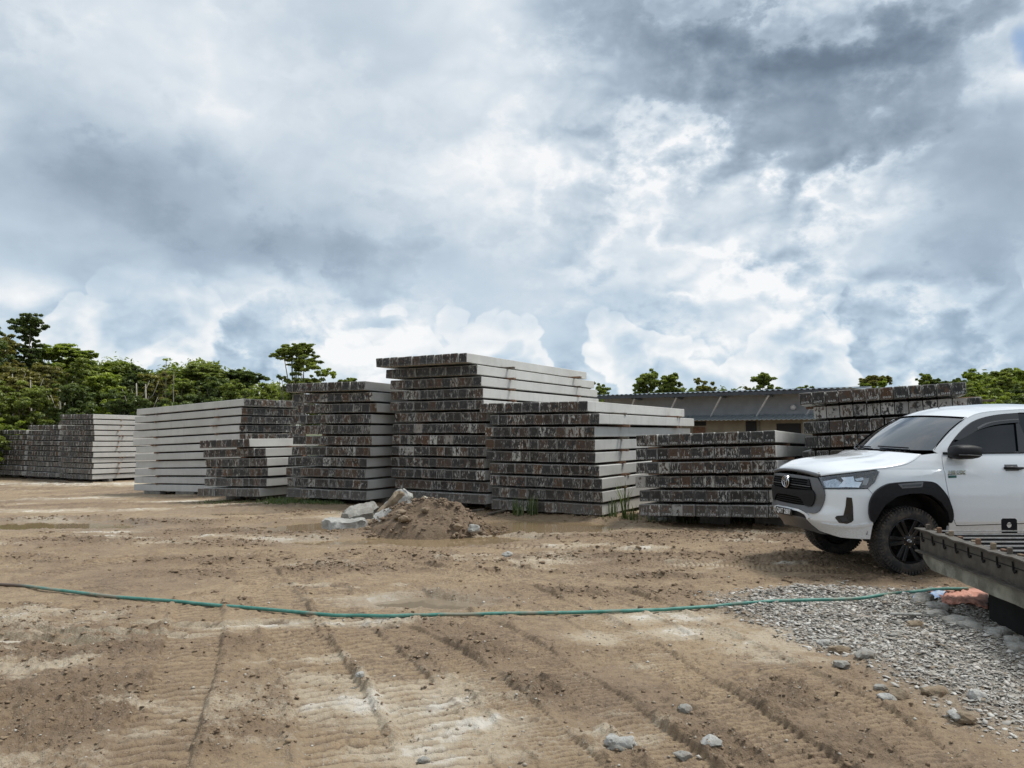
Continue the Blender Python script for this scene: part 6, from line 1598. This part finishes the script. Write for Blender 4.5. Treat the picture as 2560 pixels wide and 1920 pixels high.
def build_world():
    w = bpy.data.worlds.new('World'); scene.world = w; w.use_nodes = True
    nb = NB(w.node_tree)
    sky = nb.node('ShaderNodeTexSky', sky_type='NISHITA'); sky.sun_disc = False
    sky.sun_elevation = e; sky.sun_rotation = a
    blue = nb.vm('SCALE', sky.outputs[0], scale=.10)
    d = nb.vm('NORMALIZE', nb.node('ShaderNodeTexCoord').outputs['Generated'])
    x, y, z = nb.sep(d)
    az = nb.m('ARCTAN2', x, y); el = nb.m('ARCSINE', z)
    q0 = nb.comb(az, el, 0)
    # warp for the hand placed masses
    wn = nb.noise(d, 3.0, 3, .6, color=True)
    wrp = nb.vm('SCALE', nb.vm('SUBTRACT', wn, (.5, .5, .5)), scale=.20)
    wn2 = nb.noise(d, 14, 3, .6, color=True)
    wrp2 = nb.vm('SCALE', nb.vm('SUBTRACT', wn2, (.5, .5, .5)), scale=.05)
    q = nb.vm('ADD', nb.vm('ADD', q0, wrp), wrp2)
    def azel(px, py):
        r = ray(px, py).normalized(); return math.atan2(r.x, r.y), math.asin(r.z)
    # hand placed cloud masses: a smooth field over azimuth and elevation, as a sum of separable terms
    azg = np.linspace(-.70, .70, 32); elg = np.linspace(-.05, .75, 32); Fd = np.zeros((32, 32))
    for px, py, rx, ry, amp in SKY_BLOBS:
        A0, E0 = azel(px, py); ax = max(abs(azel(px + rx, py)[0] - A0), .035); ey = max(abs(azel(px, py + ry)[1] - E0), .022)
        Fd += 1.0 * amp * np.exp(-((azg[:, None] - A0) / ax) ** 2 - ((elg[None, :] - E0) / ey) ** 2)
    U, Sg, Vt = np.linalg.svd(Fd); tot = None
    qs = nb.sep(q); fa = nb.m('MULTIPLY_ADD', qs[0], 1 / 1.4, .5); fe = nb.m('MULTIPLY_ADD', qs[1], 1 / .8, .05 / .8)
    for k0 in range(0, 12, 3):
        Ua = U[:, k0:k0 + 3] * np.sqrt(Sg[k0:k0 + 3]); Va = Vt[k0:k0 + 3].T * np.sqrt(Sg[k0:k0 + 3])
        def rampv(fac, T_):
            sc = np.abs(T_).max(0) + 1e-6
            r_ = nb.ramp(fac, [(i / 31, tuple(T_[i] / sc * .5 + .5)) for i in range(32)])
            return nb.vm('MULTIPLY', nb.vm('SUBTRACT', r_, (.5, .5, .5)), tuple(sc * 2))
        dt = nb.vm('DOT_PRODUCT', rampv(fa, Ua), rampv(fe, Va))
        tot = dt if tot is None else nb.m('ADD', tot, dt)
    # soft veil, then rounded billows lit from above left
    soft = nb.noise(nb.vm('ADD', nb.vm('MULTIPLY', d, (1, 1, 2.0)), nb.vm('SCALE', wrp, scale=.6)), 2.6, 4, .5)
    v1 = nb.vm('ADD', nb.vm('MULTIPLY', d, (1, 1, 1.5)), nb.vm('SCALE', wrp2, scale=.35))
    def puff(v, sc0=5.5, oc=4, g=.56):
        t_ = None; a_ = 1.0; sm_ = 0
        for i in range(oc):
            n_ = nb.noise(nb.vm('ADD', v, (3.1 * i, 1.7 * i, .9 * i)) if i else v, sc0 * 2.17 ** i, 0 if i < 3 else 1, .5)
            r_ = nb.m('MULTIPLY', nb.m('ABSOLUTE', nb.m('SUBTRACT', n_, .5)), 2.0 * a_)
            t_ = r_ if t_ is None else nb.m('ADD', t_, r_); sm_ += a_; a_ *= g
        return nb.m('MULTIPLY', t_, 1 / sm_)
    b0 = puff(v1); b1 = puff(nb.vm('ADD', v1, (-.010, .0, .020)))
    rel = nb.m('SUBTRACT', b0, b1)
    # relief: strong low and to the right, faint in the veil at the left and top
    rm = nb.m('ADD', nb.m('MULTIPLY', nb.sm(az, -.10, .30), nb.sm(el, .80, .30)), nb.m('MULTIPLY', nb.sm(el, .22, .08), .7), clamp=True)
    rm = nb.m('MULTIPLY', nb.m('MULTIPLY_ADD', rm, .80, .20), nb.sm(soft, .30, .62))
    cm = nb.noise(v1, 5.2, 8, .60)
    ed = nb.m('DIVIDE', nb.m('SUBTRACT', cm, .475), .032); edge = nb.m('POWER', 2.71828, nb.m('MULTIPLY', nb.m('MULTIPLY', ed, ed), -1.0))
    inner = nb.sm(cm, .47, .60)
    tot = nb.m('MULTIPLY', tot, nb.m('ADD', .68, nb.m('MULTIPLY', nb.sm(cm, .36, .62), .55)))
    L = nb.m('ADD', .82, nb.m('MULTIPLY', tot, .92))
    L = nb.m('ADD', L, nb.m('MULTIPLY', rm, nb.m('SUBTRACT', nb.m('MULTIPLY', edge, .17), nb.m('MULTIPLY', inner, .17))))
    L = nb.m('ADD', L, nb.m('MULTIPLY', nb.m('SUBTRACT', soft, .5), .45))
    L = nb.m('ADD', L, nb.m('MULTIPLY', nb.m('MULTIPLY', rel, .95), rm))
    L = nb.m('ADD', L, nb.m('MULTIPLY', nb.m('SUBTRACT', b0, .22), nb.m('MULTIPLY', rm, .45)))
    # cumulus heads along the horizon: rounded tops, bluish bases
    cv = nb.vm('ADD', nb.vm('MULTIPLY', d, (1, 1, 1.15)), wrp2)
    c0 = nb.m('ADD', nb.m('MULTIPLY', puff(cv, 6.5, 3, .5), .55), nb.m('MULTIPLY', nb.noise(d, 4.5, 1, .5), .75))
    cn = nb.m('ADD', c0, nb.m('MULTIPLY', nb.sm(el, .23, .03), .17))
    hd = nb.sm(cn, .610, .632); band = nb.m('MULTIPLY', nb.sm(el, .21, .10), nb.sm(el, -.02, .03))
    hv = nb.m('ADD', 1.02, nb.m('MULTIPLY', nb.sm(cn, .65, .76), -.26)); hv = nb.m('ADD', hv, nb.m('MULTIPLY', rel, .5))
    hm = nb.m('MULTIPLY', nb.m('MULTIPLY', hd, band), .72)
    L = nb.m('ADD', nb.m('MULTIPLY', L, nb.m('SUBTRACT', 1, hm)), nb.m('MULTIPLY', hv, hm))
    col = nb.ramp(L, [(.18, (.15, .20, .26)), (.36, (.215, .28, .355)), (.50, (.30, .375, .46)), (.64, (.40, .485, .580)), (.76, (.57, .66, .745)), (.88, (.75, .815, .87)), (1.0, (.97, .98, .99))])
    # bluer hue toward the horizon gaps
    hb = nb.m('MULTIPLY', nb.sm(el, .30, .03), nb.m('MULTIPLY', nb.sm(L, .95, .7), .45))
    col = nb.mix(hb, col, nb.mix(1, col, (.80, .98, 1.12), 'MULTIPLY'))
    # one small gap of clear sky, upper right
    A0, E0 = azel(2535, 95)
    v = nb.vm('MULTIPLY', nb.vm('SUBTRACT', q, (A0, E0, 0)), (1 / .011, 1 / .017, 0))
    gap = nb.sm(nb.m('ADD', nb.vm('DOT_PRODUCT', v, v), nb.m('MULTIPLY', nb.m('SUBTRACT', cm, .5), 9)), 2.2, -.6)
    col = nb.mix(gap, col, nb.mix(.6, blue, (.34, .50, .72)))
    # below the horizon
    col = nb.mix(nb.sm(z, -.01, -.06), col, (.12, .11, .09))
    col = nb.mix(.06, col, blue)
    bg = nb.node('ShaderNodeBackground'); nb.put(bg.inputs[0], col); bg.inputs[1].default_value = 1.0
    ow = nb.node('ShaderNodeOutputWorld'); nb.l.new(bg.outputs[0], ow.inputs[0])
    w.cycles.sampling_method = 'MANUAL'; w.cycles.sample_map_resolution = 512
SKY_BLOBS = [
    (1760, 140, 400, 170, -.34), (2180, 90, 330, 150, -.30), (2020, 330, 230, 140, -.17), (2370, 420, 260, 170, -.26), (1500, 50, 160, 110, -.10), (2460, 240, 90, 130, -.05),
    (520, 570, 420, 140, -.17), (900, 650, 300, 70, -.08), (1500, 320, 160, 90, -.05), (420, 430, 300, 140, -.10), (230, 330, 260, 170, -.12), (50, 230, 150, 200, -.16), (720, 640, 220, 60, -.16), (320, 700, 110, 50, -.13), (560, 850, 360, 60, -.13), (110, 810, 200, 60, -.07),
    (2470, 740, 230, 150, -.17), (1000, 430, 190, 130, -.07), (2150, 850, 350, 90, -.08), (1560, 760, 170, 70, -.08), (950, 90, 200, 120, -.03),
    (530, 160, 80, 60, .16), (570, 270, 50, 60, .14), (1230, 480, 330, 130, .07), (1330, 210, 260, 150, .12), (30, 730, 55, 55, .26), (960, 850, 170, 40, .20), (1240, 835, 70, 50, .16),
    (2545, 150, 45, 70, .42), (2480, 240, 60, 30, .15), (1780, 610, 200, 120, .10), (2330, 870, 130, 50, .10), (1580, 850, 160, 60, .14), (1250, 20, 250, 80, .08), (650, 300, 150, 120, .06), (1950, 520, 170, 60, .07), (2280, 560, 150, 50, .08), (80, 520, 160, 50, .10), (2200, 690, 120, 40, .10),
]
build_world()

scene.view_settings.view_transform = 'Standard'; scene.view_settings.look = 'None'
scene.view_settings.exposure = 0; scene.view_settings.gamma = 1
scene.render.engine = 'CYCLES'
cy = scene.cycles; cy.use_denoising = True; cy.max_bounces = 6; cy.diffuse_bounces = 3; cy.glossy_bounces = 4; cy.transmission_bounces = 6; cy.transparent_max_bounces = 16
cy.caustics_reflective = False; cy.caustics_refractive = False; cy.sample_clamp_indirect = 4
